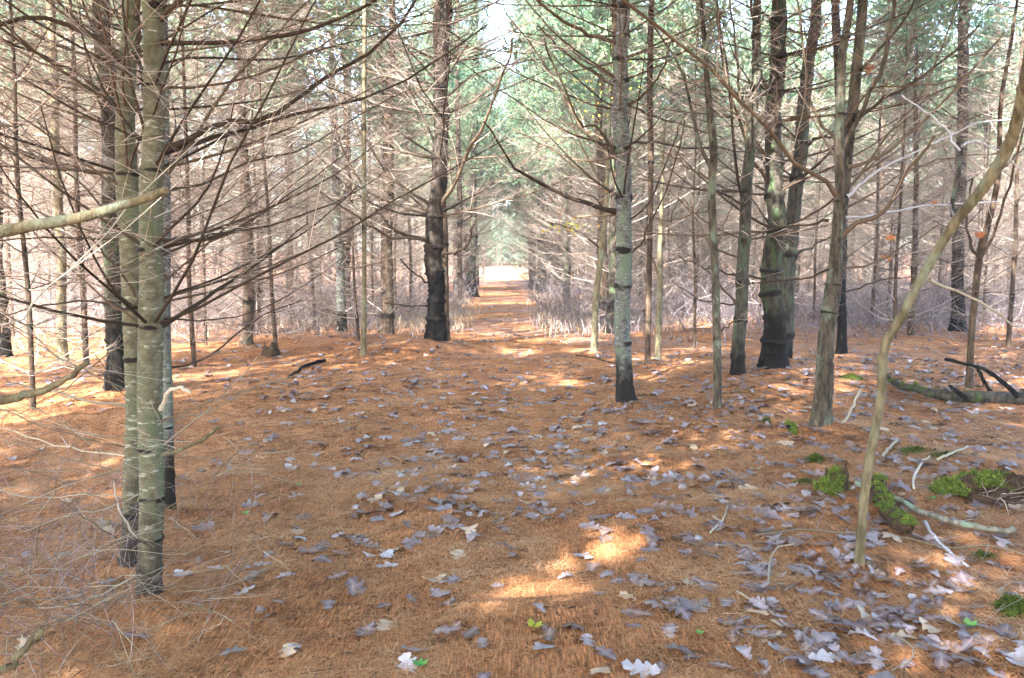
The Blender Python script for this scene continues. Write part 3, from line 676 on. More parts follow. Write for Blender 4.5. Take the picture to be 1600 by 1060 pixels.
# tree just outside the left edge whose broken limbs reach into the picture
g0 = Vector((-2.05, 1.75, float(h(-2.05, 1.75)))); root = empty('pine_tree', g0)
tag(root, 'nearest pine of all, only its pale broken limbs reaching in from the left edge', 'tree')
mb = MB(); trunk_mesh(mb, [g0, g0+Vector((0, .02, 2)), g0+Vector((.05, 0, 7))], [.085, .07, .03], (.4, .9, 1.4, 1.9, 2.4), band=.012)
mb.build('trunk', [BARK['olive']], root, g0)
for pts, w0, w1, Y0, Y1, m, dens, lv in [
    ([(0, 362), (60, 350), (140, 338), (200, 318), (262, 297)], 23, 13, 1.75, 1.72, BARK['sapling'], 0, 0),
    ([(0, 625), (40, 615), (80, 604), (108, 588), (136, 568)], 17, 8, 1.8, 1.8, BARK['sapling'], 0, 0),
    ([(0, 1045), (20, 1030), (42, 1010), (64, 985)], 16, 10, 1.78, 1.8, BARK['sapling'], 0, 0),
    ([(0, 514), (60, 462), (120, 410), (190, 335), (262, 262), (330, 200)], 8, 3, 1.8, 2.3, TWIG_PALE, 1.0, 0),
    ([(0, 930), (30, 915), (60, 907), (100, 890)], 7, 3, 1.8, 1.9, TWIG_WEED, 2, 1),
    ([(0, 545), (70, 570), (140, 620), (180, 700), (240, 740)], 4, 2, 1.9, 2.6, TWIG_WEED, 3, 1),
    ([(0, 690), (90, 700), (160, 760), (230, 800)], 4, 2, 1.9, 2.7, TWIG_WEED, 3, 1),
    ([(0, 775), (70, 860), (120, 930), (190, 1000), (220, 1060)], 4, 2, 1.8, 2.4, TWIG_WEED, 3, 1),
    ([(0, 880), (90, 920), (200, 910), (320, 905), (360, 930), (400, 1000)], 5, 2, 1.8, 2.6, TWIG_WEED, 3, 1),
    ([(0, 600), (100, 660), (200, 690), (300, 690)], 3, 2, 1.9, 3.0, TWIG_WEED, 3, 1),
    ([(0, 420), (80, 470), (130, 560), (200, 610)], 3, 2, 1.9, 2.8, TWIG_WEED, 3, 1),
    ([(0, 990), (60, 960), (150, 880), (240, 820)], 4, 2, 1.8, 2.6, TWIG_WEED, 3, 1),
    ([(60, 1060), (120, 1000), (200, 960), (260, 900)], 4, 2, 1.8, 2.4, TWIG_WEED, 3, 1)]:
    n = len(pts); Q = [at(x, y, Y0+(Y1-Y0)*i/(n-1)) for i, (x, y) in enumerate(pts)]
    st = g0+Vector((.05, 0, Q[0].z-g0.z)); Q = smooth([st, st.lerp(Q[0], .55)]+Q, 16); b = MB()
    if dens > 1: Q = [Q[i].lerp(Q[0].lerp(Q[-1], i/15), .45) for i in range(16)]
    kk = .5 if dens else 1; r0, r1 = w0*.5/F*Y0*kk, w1*.5/F*Y1*kk
    for i in range(1, 15): Q[i] = Q[i]+rv(.0025)
    rad = [r0*1.2]+[r0+(r1-r0)*i/15 for i in range(1, 16)]
    if not dens: rad = [r*(1+.10*math.sin(i*1.9)*(i % 4 == 0)) for i, r in enumerate(rad)]
    b.line(Q+[Q[-1]+(Q[-1]-Q[-2]).normalized()*.004], rad+[rad[-1]*.3], 12 if not dens else 5, 0)
    if dens: side(b, Q, sum((Q[i+1]-Q[i]).length for i in range(15)), (r0+r1)*.5, lv, dens*2, .0)
    b.build('branch', m, root, g0)
TREES.append((g0.x, g0.y))

sheet('ground', xs, ys, GROUND)
sheet('path', np.linspace(-.95, .95, 24), yp, PATHM, .006, pathx)
sheet('meadow', np.linspace(-9, 9, 40), np.linspace(97, 116, 40), MEADOW, .02, lambda X, Y: -.012*Y+X*(1+(Y-97)*.012+.06*np.sin(Y)))
# ------------------------------------------------------------------ plantation pines behind
def proto(H, r0, nwh, L0, ncr, bk, seed, tw, zc=7, fine=20, crad=2.5):
    random.seed(seed)
    root = empty('pine_tree', (0, 0, 0))
    lean = Vector((random.gauss(0, .01), random.gauss(0, .01), 1))
    P = [lean*(H*i/6) for i in range(7)]; P = [Vector((p.x+random.gauss(0, .03), p.y+random.gauss(0, .03), p.z)) for p in P]; P[0] = Vector((0, 0, -.1))
    zs = []; z = .5
    while z < zc+1: zs.append(z); z += random.uniform(.36, .56)
    mb = MB(); C, s, r = trunk_mesh(mb, P, [r0*(1-.9*i/8) for i in range(9)], zs, band=.035, step=.10, sides=8)
    mb.build('trunk', [BARK[bk]], root)
    b = MB()
    for z in zs:
        i = min(range(len(s)), key=lambda k: abs(s[k]-z)); c = C[i]; a0 = random.uniform(0, 6.28); k = random.choice((4, 5, 5, 6))
        for q in range(k):
            a = a0+q*6.28/k+random.gauss(0, .2); L = L0*random.uniform(.45, 1.1)*(.7+.3*min(1, z/3))
            if random.random() < .12: L *= .25
            grow(b, c, Vector((math.cos(a), math.sin(a), random.uniform(.0, .5))), L*(1 if z < 4.5 else .75), .0095, 2, .11, .065, fine/2, 0)
    o = b.build('dead_branches', tw, root); o['kind'] = 'stuff'
    b = MB(); crown(b, lean*zc, P[-1], zc, crad, 70, 3, ncr, .19, .17, None, 0, 1)
    b.build('crown', [NEEDLE, TWIG], root)
    return root
protos = [proto(12.5, .105, 16, 2.8, 2500, 'brown', 21, TWIG), proto(13.5, .125, 16, 3.0, 2500, 'mossy', 22, TWIG),
          proto(11, .08, 16, 2.0, 2500, 'dark', 23, TWIG), proto(12.5, .11, 16, 2.9, 2500, 'grey', 24, TWIG), proto(10.5, .07, 16, 2.3, 2500, 'brown', 25, TWIG, 7),
          proto(13.5, .15, 16, 3.7, 8000, 'mossy', 26, TWIG, 5.2, 12, 4.3), proto(13, .14, 16, 3.5, 8000, 'brown', 27, TWIG, 5, 14, 4.3),
          proto(9.5, .042, 16, 2.3, 900, 'brown', 28, TWIG, 5.5, 26, 1.3), proto(8, .032, 16, 1.9, 600, 'brown', 29, TWIG, 5, 26, 1.1)]
random.seed(5)
for d in [(TREES[i]) for i in range(len(TREES))]: pass
spots = []
y = 9.0
row = 0
while y < 62:
    x = -45+(row % 2)*1.2
    while x < 45:
        X = x+random.gauss(0, .35); Yy = y+random.gauss(0, .35); px = -.012*Yy
        x += 2.15 if Yy < 26 else 2.7
        if abs(X-px) < (2.3 if Yy < 30 else 1.9): continue
        if abs(X) > Yy*.70+2.5: continue
        # keep the clearings of the near ground
        if Yy < 14 and -6.2 < X < 9.5 and not (Yy > 10.5 and X < -3.3): continue
        if Yy < 17 and -2.5 < X < 6: continue
        if Yy < 20 and 2.5 < X < 12 and random.random() < .6: continue
        if any((X-a)**2+(Yy-b)**2 < 1.3 for a, b in TREES): continue
        if Yy > 24 and X < px and abs(X-px) > 3.5 and random.random() < .42: continue
        if Yy > 24 and X > px and abs(X-px) > 3.5 and random.random() < .1: continue
        spots.append((X, Yy))
    y += 2.15 if y < 26 else 2.8; row += 1
# both edges of the path stay lined all the way
yy = 47
while yy < 92:
    for sgn in (-1, 1): spots.append((sgn*(1.9+random.uniform(-.1, .4))-.012*yy, yy+random.uniform(-.8, .8)))
    yy += 3.0
spots.sort(key=lambda p: p[1]+abs(p[0])*.15)
PINE_MAX = 265
main, rest = spots[:PINE_MAX], spots[PINE_MAX:]
def bare(X, Yy):
    """pines given no crown, so sun reaches the chosen bands of the floor"""
    for z in (9, 11, 13):
        t = z/SUN_DIR.z; gx, gy = X-SUN_DIR.x*t, Yy-SUN_DIR.y*t
        if -5 < gx < 3.5 and 17 < gy < 24: return True
        if 1.2 < gx < 3.6 and 9.5 < gy < 13.5: return True
        if gx < -5 and 9 < gy < 32 and math.hypot(X, Yy) < 30 and random.random() < .2: return True
    return False
def place(k, X, Yy, label, group):
    pr = protos[k]; z = float(h(X, Yy))-.03; rz = random.uniform(0, 6.28); s = random.uniform(.88, 1.12)
    if not pr.get('used'):
        pr['used'] = 1; pr.location = (X, Yy, z); pr.rotation_euler = (0, 0, rz); o = pr
    else:
        o = copy_tree(pr, (X, Yy, z), rz, s)
        if bare(X, Yy):
            for ch in list(o.children):
                if ch.name.startswith('crown'): bpy.data.objects.remove(ch)
    o.rotation_euler.x = random.gauss(0, .015); o.rotation_euler.y = random.gauss(0, .02)
    tag(o, label, 'tree', group); return o
for i, (X, Yy) in enumerate(main):
    px = -.012*Yy; k = (random.randrange(5) if random.random() < (.2 if Yy < 24 else .45) else random.choice((7, 8))) if abs(X-px) > 3.6 else random.choice((5, 6))
    sx = 800+F*X/Yy
    if Yy < 34 and abs(X-px) > 2.6 and (555 < sx < 665 or 260 < sx < 330 or sx > 1530): k = random.choice((7, 8))
    if abs(X-px) < 3.2 and Yy > 20: lab, gr = ('bare-limbed pine lining the %s edge of the path in the distance' % ('left' if X < px else 'right'), 'pines lining the %s edge of the far path' % ('left' if X < px else 'right'))
    elif X < px: lab, gr = 'bare-limbed plantation pine in the thicket left of the path', 'plantation pines left of the path'
    else: lab, gr = 'bare-limbed plantation pine in the thicket right of the path', 'plantation pines right of the path'
    place(k, X, Yy, lab, gr)
for (px, py, lab) in [(52, 640, 'slender twiggy pine nearest the left edge of the picture'), (135, 572, 'slender twiggy pine just left of the dark mossy trunk'), (322, 540, 'slender twiggy pine standing right of the left clump'),
                      (405, 520, 'slender twiggy pine just left of the small black stump'), (492, 512, 'slender twiggy pine left of the thin straight pole at left'), (620, 498, 'slender twiggy pine in the grass left of the dark flaking trunk'),
                      (1085, 545, 'slender twiggy pine left of the crooked lichen-pale sapling'), (1398, 530, 'slender twiggy pine behind the upper part of the leaning sapling'), (1575, 540, 'slender twiggy pine nearest the right edge of the picture')]:
    g = gnd(px, py); place(random.choice((7, 8)), g.x, g.y, lab, None)
for p in protos:
    if 'used' in p: del p['used']
for o in bpy.data.objects:
    if 'used' in o: del o['used']
print('pines', len(main), 'rest', len(rest))

# unseen pines added outside the frame (left, right and behind) to dapple the light
random.seed(9)
def shade(X, Y, H=13, n=5200, rad=2.9, z0=5.0):
    g = Vector((X, Y, float(h(X, Y)))); root = empty('pine_tree', g)
    tag(root, 'pine standing outside the picture whose crown shades the near ground', 'tree', 'unseen pines added around the viewer for shade')
    top = g+Vector((random.gauss(0, .2), random.gauss(0, .2), H))
    mb = MB(); trunk_mesh(mb, [g, g.lerp(top, .5), top], [.13, .10, .03], (), step=.3, sides=8); mb.build('trunk', [BARK['brown']], root, g)
    b = MB(); crown(b, g.lerp(top, z0/H), top, z0, rad, 45, 3, n, .26, .30, lit, 0, 1); b.build('crown', [NEEDLE, TWIG_NEAR], root, g)
for (X, Y) in SHADE if 'SHADE' in globals() else [(-3.4, 1.2), (-4.6, 4.8), (-5.5, -1.2), (-2.8, -2.4), (-.4, -3.4), (2.4, -2.6), (4.6, -.2), (5.2, 2.6), (-6.5, 2.8), (-7.4, -4), (-4.6, -5.6),
               (-1.8, -6.4), (1.4, -6.8), (4.4, -5.2), (-7.2, 6.6), (-8.4, 1), (7.4, 2), (7.6, 5.2), (-9.6, -3), (-6.4, -8.4), (-3, -9.6), (.6, -10), (3.8, -9.2), (7, -3.4), (-11, 3.6), (-10, -7), (3.6, 3.3), (3.0, .9), (1.6, -1.1), (5.6, 5.6)]:
    shade(X+random.gauss(0, .2), Y+random.gauss(0, .2))

# far wood: everything beyond the trees one can tell apart
b = MB()
random.seed(31)
for i in range(960):
    Yf = random.uniform(40, 140); Xf = random.uniform(-.75, .75)*Yf
    if Xf < 0 and random.random() < .6 and i <= 840: continue
    if i > 840: Yf = random.uniform(112, 150); Xf = random.gauss(-2, 6)
    if Yf < 112 and abs(Xf+.012*Yf) < 1.3: continue
    if Yf < 110 and abs(Xf+.012*Yf) < (2.2 if Yf < 96 else 8+(Yf-96)*.1): continue
    z = float(h(Xf, Yf)); H = random.uniform(8, 12)
    b.line([Vector((Xf, Yf, z-.1)), Vector((Xf+random.gauss(0, .2), Yf, z+H*.5)), Vector((Xf+random.gauss(0, .3), Yf, z+H))], [.13, .10, .03], 5, 2)
    for j in range(16):
        a = random.uniform(0, 6.28); zz = z+random.uniform(.6, 9)
        d = Vector((math.cos(a), math.sin(a), .15)); q = Vector((Xf, Yf, zz)); L = random.uniform(1.2, 2.4)
        pts = [q, q+d*L*.35+rv(.05), q+d*L*.7+rv(.1)+Vector((0, 0, .1)), q+d*L+Vector((0, 0, .35))]
        b.line(pts, [.02, .016, .012, .006], 3, 1)
        for _ in range(4): e = pts[random.randint(1, 3)]; b.line([e, e+rv(.25), e+rv(.45)], [.009, .007, .004], 3, 1)
    C = []
    for j in range(46):
        t = random.random(); a = random.uniform(0, 6.28); rr_ = random.uniform(.2, 1)*2.6*(1-.75*t)
        C.append((Xf+math.cos(a)*rr_, Yf+math.sin(a)*rr_, z+H*((.42 if i < 841 else .06)+.58*t)))
    c, V = needles(b, np.array(C), 300, .42, .4); V = V.reshape(-1, 3)
    b.arrays(V, np.arange(len(V)).reshape(-1, 4), 0, np.repeat(rng.random(300), 4))
for (X, Yy) in rest:
    pass
tag(b.build('far_wood', [NEEDLE, TWIG, BARK['brown']]), 'hazy mass of pine wood far beyond the nearer trunks', 'wood', kind='stuff')

# ------------------------------------------------------------------ haze
hz = bpy.data.materials.new('haze'); hz.use_nodes = True; nt = hz.node_tree; nt.nodes.remove(nt.nodes['Principled BSDF'])
pv = nt.nodes.new('ShaderNodeVolumePrincipled'); pv.inputs['Density'].default_value = HAZE; pv.inputs['Color'].default_value = (.88, .93, 1, 1)
nt.links.new(pv.outputs[0], nt.nodes['Material Output'].inputs['Volume'])
b = MB(); x0, x1, y0, y1, z0, z1 = -235, 235, -65, 250, -2, 21
V = np.array([(x, y, z) for z in (z0, z1) for y in (y0, y1) for x in (x0, x1)], dtype=float)
b.arrays(V, np.array([(0, 2, 3, 1), (4, 5, 7, 6), (0, 1, 5, 4), (2, 6, 7, 3), (0, 4, 6, 2), (1, 3, 7, 5)])); tag(b.build('haze', hz, smooth=False), kind='stuff')
# ------------------------------------------------------------------ undergrowth and dry grass
random.seed(41); b = MB()
for i in range(13000):
    Yf = 15.5+abs(random.gauss(0, 1))*14+random.uniform(0, 6); Xf = random.uniform(-.72, .72)*Yf
    edge = 1.35 if Yf > 20 else 2.6
    if abs(Xf+.012*Yf) < edge: continue
    if Yf < 18 and -1 < Xf < 4: continue
    z = float(h(Xf, Yf)); H = random.uniform(.3, 1.25)*(.45+1.1*max(0, math.sin(Xf*.9+Yf*.5)*math.sin(Yf*.8-Xf*.4)+.35)); p = Vector((Xf, Yf, z-.02)); d = Vector((random.gauss(0, .6), random.gauss(0, .6), 1))
    pts = [p]; r = random.uniform(.003, .006)*(1+Yf/40)
    for k in range(4): d = (d+rv(.3)).normalized(); pts.append(pts[-1]+d*H/4)
    b.line(pts, [r, r, r*.8, r*.6, r*.4], 3, 0)
    for _ in range(4):
        e = pts[random.randint(1, 4)]; v = Vector((random.gauss(0, .7), random.gauss(0, .7), random.uniform(.2, .9))).normalized()*H*random.uniform(.2, .5)
        b.line([e, e+v*.5+rv(.03), e+v+rv(.04)], [r*.6, r*.5, r*.3], 3, 0)
tag(b.build('undergrowth', BRUSH), 'grey-mauve tangle of leafless undergrowth between the trunks', 'undergrowth', kind='stuff')
def grass(name, label, zones, hgt, wid, mat_):
    b = MB(); V = []; n = 0
    for (px, py, sx, sy, k) in zones:
        for i in range(k):
            p = gnd(min(max(random.gauss(px, sx), -50), 1650), max(431, random.gauss(py, sy)))
            if abs(p.x+.012*p.y) < .75: continue
            H = hgt*random.uniform(.4, 1.2); a = random.uniform(0, 6.28); u = Vector((math.cos(a), math.sin(a), 0)); w_ = wid*(.5+p.y/22)
            l = Vector((random.gauss(0, .35), random.gauss(0, .35), 1)).normalized(); l2 = (l+Vector((random.gauss(0, .5), random.gauss(0, .5), -.25))).normalized()
            m = p+l*H*.6; e = m+l2*H*.45
            V += [p-u*w_, p+u*w_, m+u*w_*.8, m-u*w_*.8, m-u*w_*.8, m+u*w_*.8, e+u*w_*.2, e-u*w_*.2]; n += 1
    V = np.array([tuple(v) for v in V]); b.arrays(V, np.arange(len(V)).reshape(-1, 4), 0, np.repeat(rng.random(n), 8))
    tag(b.build(name, mat_), label, 'grass', kind='stuff')
grass('dry_grass', 'pale straw-coloured dry grass and fern along both sides of the path', [(655, 500, 50, 10, 1700), (900, 495, 35, 12, 1600), (470, 500, 60, 10, 1500), (720, 480, 14, 5, 200), (870, 470, 20, 8, 500), (1000, 500, 60, 10, 700), (330, 500, 70, 14, 800), (120, 500, 90, 18, 700)], .30, .0045, GRASS)
grass('dry_bramble', 'mauve-brown low bramble and bracken on the right under the far trunks', [(940, 505, 60, 12, 1600), (1400, 470, 130, 14, 2400), (1150, 480, 80, 12, 1200)], .38, .005, BRUSH)

# ------------------------------------------------------------------ needles lying on the floor
def floor_needles(n, y0, y1, L, wd, seed):
    r = np.random.default_rng(seed)
    y = y0+(y1-y0)*r.random(n)**1.25; x = r.uniform(-1, 1, n)*(y*.68+.3)
    pat = np.sin(x*3.1+y*1.3)*np.sin(y*2.7-x*1.9)+.8*np.sin(x*8.3-y*5.1+1)*np.sin(y*9.7+x*4.3); clump = pat+r.normal(0, .6, n)
    k = clump > -.45; x, y = x[k], y[k]; n = len(x)
    a = r.uniform(0, math.pi*2, n); l = L*r.uniform(.5, 1.2, n); cv = r.normal(0, .35, n)
    z0 = h(x, y)+r.uniform(.001, .018, n)*(y < 10)+.004; tilt = r.normal(.02, .12, n)
    P0 = np.stack([x, y, z0], -1); d = np.stack([np.cos(a), np.sin(a), tilt], -1); d2 = np.stack([np.cos(a+cv), np.sin(a+cv), -tilt*.6], -1)
    P1 = P0+d*l[:, None]*.5; P2 = P1+d2*l[:, None]*.5
    u = np.stack([-np.sin(a), np.cos(a), np.zeros(n)], -1)*(wd*(.6+.10*y)*r.uniform(.7, 1.2, n))[:, None]
    V = np.stack([P0-u, P0+u, P1+u, P1-u, P1-u, P1+u, P2+u*.3, P2-u*.3], 1).reshape(-1, 3)
    return V, np.repeat(np.clip(r.random(n)*.75+.13+.11*pat[k], 0, 1), 8)
FN = leafy('fallen_needles', [(0, (.11, .045, .022)), (.3, (.37, .16, .065)), (.7, (.57, .29, .13)), (.93, (.66, .45, .26)), (1, (.75, .60, .42))], .1)
b = MB()
for n, y0, y1, L, wd, sd in ((190000, 2.0, 6.5, .10, .00085, 1), (150000, 5, 14, .12, .0011, 2), (30000, 12, 24, .16, .0016, 3)):
    V, A = floor_needles(n, y0, y1, L, wd, sd); b.arrays(V, np.arange(len(V)).reshape(-1, 4), 0, A)
tag(b.build('fallen_needles', FN), 'orange-brown carpet of fallen pine needles', 'pine needles', kind='stuff')

# ------------------------------------------------------------------ fallen oak leaves
random.seed(77)
leafmesh = {}
for mi in range(5):
    for k in range(7):
        V, Q = oak_leaf(1.0, .10, random.choice((3, 4, 4))); b = MB(); b.arrays(V, Q, 0, np.tile([0, .0, .5, .0, 0], len(V)//5))
        o = b.build('oak_leaf', LEAF[mi]); leafmesh[(mi, k)] = o.data; bpy.data.objects.remove(o)
def put_leaf(p, sz, mi, label=None, group='oak leaves fallen on the pine needles', tilt=.16, name='oak_leaf'):
    o = bpy.data.objects.new(name, leafmesh[(mi, random.randrange(7))]); col.objects.link(o)
    o.location = (p.x, p.y, p.z+.018); o.scale = (sz, sz*random.uniform(.75, 1.1), sz); o.rotation_euler = (random.gauss(0, tilt)+(math.pi if random.random() < .3 else 0), random.gauss(0, tilt), random.uniform(0, 6.28))
    tag(o, label or ['lavender-grey oak leaf lying flat among many on the needles', 'dull mauve oak leaf lying flat among many on the needles', 'brown oak leaf lying flat among many on the needles', 'tan oak leaf lying flat among many on the needles', 'pale oak leaf lying flat among many on the needles'][mi], 'leaf', None if label else group+{0: ', lavender', 1: ', mauve', 2: ', brown', 3: ', tan', 4: ', pale'}[mi])
    return o
NAMED = [((605, 872), .115, 4, 'pale lobed oak leaf lying just above another pale one left of centre'), ((604, 888), .12, 4, 'pale oak leaf, lower of the overlapping pair left of centre'),
 ((688, 933), .15, 0, 'curled pale lavender oak leaf alone in the foreground left of centre'), ((850, 1018), .13, 4, 'whitish deeply lobed oak leaf at the bottom centre'),
 ((1083, 952), .20, 0, 'largest lavender oak leaf, right of the bright sun patch in the foreground'), ((1290, 908), .18, 0, 'broad lavender leaf lying just left of the foot of the leaning sapling'),
 ((1203, 1002), .12, 3, 'cream tan leaf in the right foreground below the small white stick'), ((600, 984), .13, 3, 'yellowish tan leaf at the lower left centre beside a mauve one'), ((572, 992), .13, 1, 'mauve leaf beside a yellowish tan one at the lower left centre'),
 ((452, 1022), .13, 3, 'cream tan leaf at the bottom left of the needle carpet'), ((636, 1047), .13, 4, 'pale leaf cut by the bottom edge left of centre'), ((556, 922), .16, 1, 'mauve-grey leaf lying over browner ones in the left centre foreground'),
 ((529, 841), .11, 4, 'small whitish leaf left of centre above the others'), ((735, 996), .13, 1, 'purple-grey leaf at the bottom left of the centre line'), ((777, 921), .07, 0, 'tiny lavender leaf left of the lower sun patch'),
 ((840, 957), .08, 0, 'small bluish leaf just below the lower sun patch'), ((990, 984), .07, 1, 'small purple leaf alone below the large lavender one'), ((918, 1008), .09, 0, 'narrow grey leaf lying flat at bottom centre right'),
 ((1000, 1052), .15, 4, 'pale leaf cut by the bottom edge right of centre'), ((938, 1054), .15, 3, 'tan leaf cut by the bottom edge at centre'), ((1150, 985), .11, 1, 'mauve leaf in front of the cream one in the right foreground'),
 ((1280, 1010), .22, 0, 'long lobed grey leaf at the bottom right between purple ones'), ((1290, 1035), .14, 4, 'whitish lobed leaf at the bottom right under the long grey one'), ((1390, 962), .19, 1, 'broad purple leaf lying below the leaning sapling'),
 ((1310, 955), .17, 1, 'purple leaf just below the foot of the leaning sapling'), ((1495, 980), .10, 3, 'cream leaf beside a green seedling at the far right'), ((1105, 925), .11, 0, 'lavender leaf just above the largest one'),
 ((980, 937), .10, 3, 'tan curled leaf below the upper sun patch'), ((1592, 1040), .16, 4, 'pale leaf cut by the right bottom corner'), ((45, 1010), .13, 3, 'tan leaf in the bottom left corner under the broken limb'), ((215, 1000), .13, 1, 'mauve leaf at the foot of the nearest left trunk'), ((100, 872), .11, 3, 'tan leaf left of the foot of the nearest left trunk')]
for (q, sz, mi, lab) in NAMED: put_leaf(gnd(*q), sz, mi, lab)
cand = []
for (px, py, sx, sy, k) in [(740, 720, 170, 62, 270), (620, 740, 120, 50, 60), (960, 690, 90, 50, 110), (1150, 760, 150, 90, 240), (1420, 860, 150, 110, 160), (1150, 900, 120, 80, 70), (650, 880, 160, 70, 34), (700, 980, 260, 50, 14),
                            (250, 780, 180, 130, 60), (350, 620, 220, 40, 90), (780, 610, 230, 35, 170), (1180, 630, 90, 40, 120), (1480, 600, 110, 35, 260), (1450, 700, 110, 40, 150), (1400, 990, 150, 45, 90)]:
    for i in range(k):
        a, c = random.gauss(px, sx), random.gauss(py, sy)
        if 545 < c < 1075 and -20 < a < 1620: cand.append(gnd(a, c))
# leaves blown into loose drifts
for c in cand:
    if random.random() < .35: q = random.choice(cand[:400]); 
cand.sort(key=lambda p: p.y)
near, farl = cand[:268], cand[268:]
def leaf_kind(p):
    return random.choices(range(5), (4, 4.5, 4, .8, .4) if p.x > .5 else (4.5, 3, 2.5, .7, 1.3))[0]
def leaf_size(p):
    return random.uniform(.08, .14) if p.x < .9 else random.uniform(.07, .155)
for p in near: put_leaf(p, leaf_size(p), leaf_kind(p), tilt=.12)
b = MB()
for p in farl:
    V, Q = oak_leaf(leaf_size(p)*1.05, .14, 3); mi = leaf_kind(p)
    Rm = np.array(Matrix.Rotation(random.uniform(0, 6.28), 3, 'Z') @ Matrix.Rotation(random.gauss(0, .22), 3, 'X'))
    b.arrays(V @ Rm.T+np.array([p.x, p.y, p.z+.012]), Q, mi, np.full(len(V), random.random()*.3))
for i in range(2600):
    Yf = random.uniform(10, 34)*random.uniform(.8, 1); Xf = random.uniform(-.7, .7)*Yf
    V, Q = oak_leaf(random.uniform(.1, .17), .16, 3); Q = Q[::1]
    b.arrays(V @ np.array(Matrix.Rotation(random.uniform(0, 6.28), 3, 'Z')).T+np.array([Xf, Yf, float(h(Xf, Yf))+.012]), Q, random.choice((0, 0, 1, 1, 2, 4)), np.full(len(V), random.random()*.3))
tag(b.build('leaf_litter', LEAF), 'scattered oak leaves farther off on the needle floor', 'leaves', kind='stuff')

# ------------------------------------------------------------------ dead wood, moss, seedlings
def lumpy(mb, c, R_, sc=(1, 1, .6), n=14, rough=.25, m=0, seed=0):
    r = np.random.default_rng(seed); a = np.arange(n*2)*math.pi/n; e = np.linspace(-.35, 1.5708, n)
    ph = r.uniform(0, 6.28, 6); A, E = np.meshgrid(a, e)
    f = 1+rough*(np.sin(3*A+ph[0]+2*E)*.5+np.sin(5*A+ph[1]-3*E)*.35+np.sin(8*A+ph[2]+5*E)*.25)+r.normal(0, rough*.18, A.shape)
    V = np.stack([np.cos(A)*np.cos(E)*f*R_*sc[0]+c[0], np.sin(A)*np.cos(E)*f*R_*sc[1]+c[1], np.sin(E)*f*R_*sc[2]+c[2]], -1)
    V[-1] = V[-1].mean(0); k = n*2; j = np.arange(n-1)[:, None]*k; i = np.arange(k)[None]
    Q = np.stack([j+i, j+(i+1) % k, j+k+(i+1) % k, j+k+i], -1).reshape(-1, 4); mb.arrays(V.reshape(-1, 3), Q, m); return V.reshape(-1, 3)
def moss_fuzz(mb, V, n, l=.014, m=0):
    c = V[rng.integers(0, len(V), n)]+rng.normal(0, .008, (n, 3)); d = rng.normal(0, .6, (n, 3)); d[:, 2] += .9; d /= np.linalg.norm(d, axis=1, keepdims=True)
    u = np.cross(d, rng.normal(0, 1, (n, 3))); u /= np.linalg.norm(u, axis=1, keepdims=True); ll = l*rng.uniform(.5, 1.5, (n, 1)); ww = l*.16
    Q = np.stack([c-u*ww, c+u*ww, c+d*ll+u*ww*.3, c+d*ll-u*ww*.3], 1).reshape(-1, 3); mb.arrays(Q, np.arange(len(Q)).reshape(-1, 4), m, np.repeat(rng.random(n), 4))
def moss_cushion(px, py, R_, sc, label, seed, dz=0):
    p = gnd(px, py); p.z += dz-.012; R_ *= .8; mb = MB(); V = lumpy(mb, (0, 0, 0), R_, sc, 12, .3, 0, seed); moss_fuzz(mb, V, 2600); o = mb.build('moss_cushion', [MOSS, MOSSB], None, None)
    for pl in o.data.polygons[12*0:]: pass
    o.location = p; tag(o, label, 'moss'); return o
moss_cushion(1431, 708, .10, (1.5, .8, .5), 'bright green moss cushion behind the leaning sapling, left of the mossy heap', 1)
moss_cushion(1585, 958, .10, (1, .9, .8), 'dark green moss cushion at the far right edge', 2)
moss_cushion(1537, 872, .055, (1.3, .8, .5), 'small dark moss cushion below the lichen-covered branch', 3)
moss_cushion(1273, 722, .07, (1, .8, .9), 'small moss cushion just left of the mossy broken stump', 4)
moss_cushion(1262, 756, .06, (1.8, .7, .5), 'low strip of moss below left of the mossy broken stump', 5)
moss_cushion(1198, 662, .05, (.8, .8, 1.2), 'little moss tuft by a stub on the bank left of the forked trunk', 6)
moss_cushion(1330, 592, .12, (1.4, .7, .6), 'dark moss mound on the ground right of the forked trunk', 7)
moss_cushion(1478, 714, .08, (2.0, .8, .4), 'flat green moss patch between the cushion and the mossy heap', 8)
# stumps
def stump(px, py, R_, H, label, seed, mossy=True, bk='dark'):
    g = gnd(px, py); root = empty('stump', g); tag(root, label, 'stump'); random.seed(seed)
    mb = MB(); n = 16; rows = 9; r = np.random.default_rng(seed); a = np.arange(n)*2*math.pi/n; j_ = r.uniform(.55, 1.25, n)
    V = []
    for k in range(rows):
        t = k/(rows-1); zz = H*np.minimum(t, 1)*(np.where(t > .6, j_, 1)); rr = R_*(1.25-.45*t)*(1+.18*np.sin(3*a+seed)+r.normal(0, .05, n))
        V.append(np.stack([np.cos(a)*rr, np.sin(a)*rr, zz-.03], -1))
    V.append(np.stack([np.cos(a)*R_*.4, np.sin(a)*R_*.4, np.full(n, H*.45)], -1)); V.append(np.stack([a*0, a*0, np.full(n, H*.4)], -1))
    V = np.array(V); rows = len(V); j = np.arange(rows-1)[:, None]*n; i = np.arange(n)[None]
    mb.arrays(V.reshape(-1, 3), np.stack([j+i, j+(i+1) % n, j+n+(i+1) % n, j+n+i], -1).reshape(-1, 4), 0); mb.build('wood', ROT, root)
    if mossy:
        mb = MB(); W = lumpy(mb, (-R_*.5, -R_*.5, H*.15), R_*1.05, (1.1, .9, .8), 10, .35, 0, seed)
        W2 = lumpy(mb, (R_*.2, -R_*.1, H*.55), R_*.7, (1, .9, .7), 10, .35, 0, seed+1); moss_fuzz(mb, np.concatenate([W, W2]), 4000, .016, 1); mb.build('moss', [MOSS, MOSSB], root)
    return root
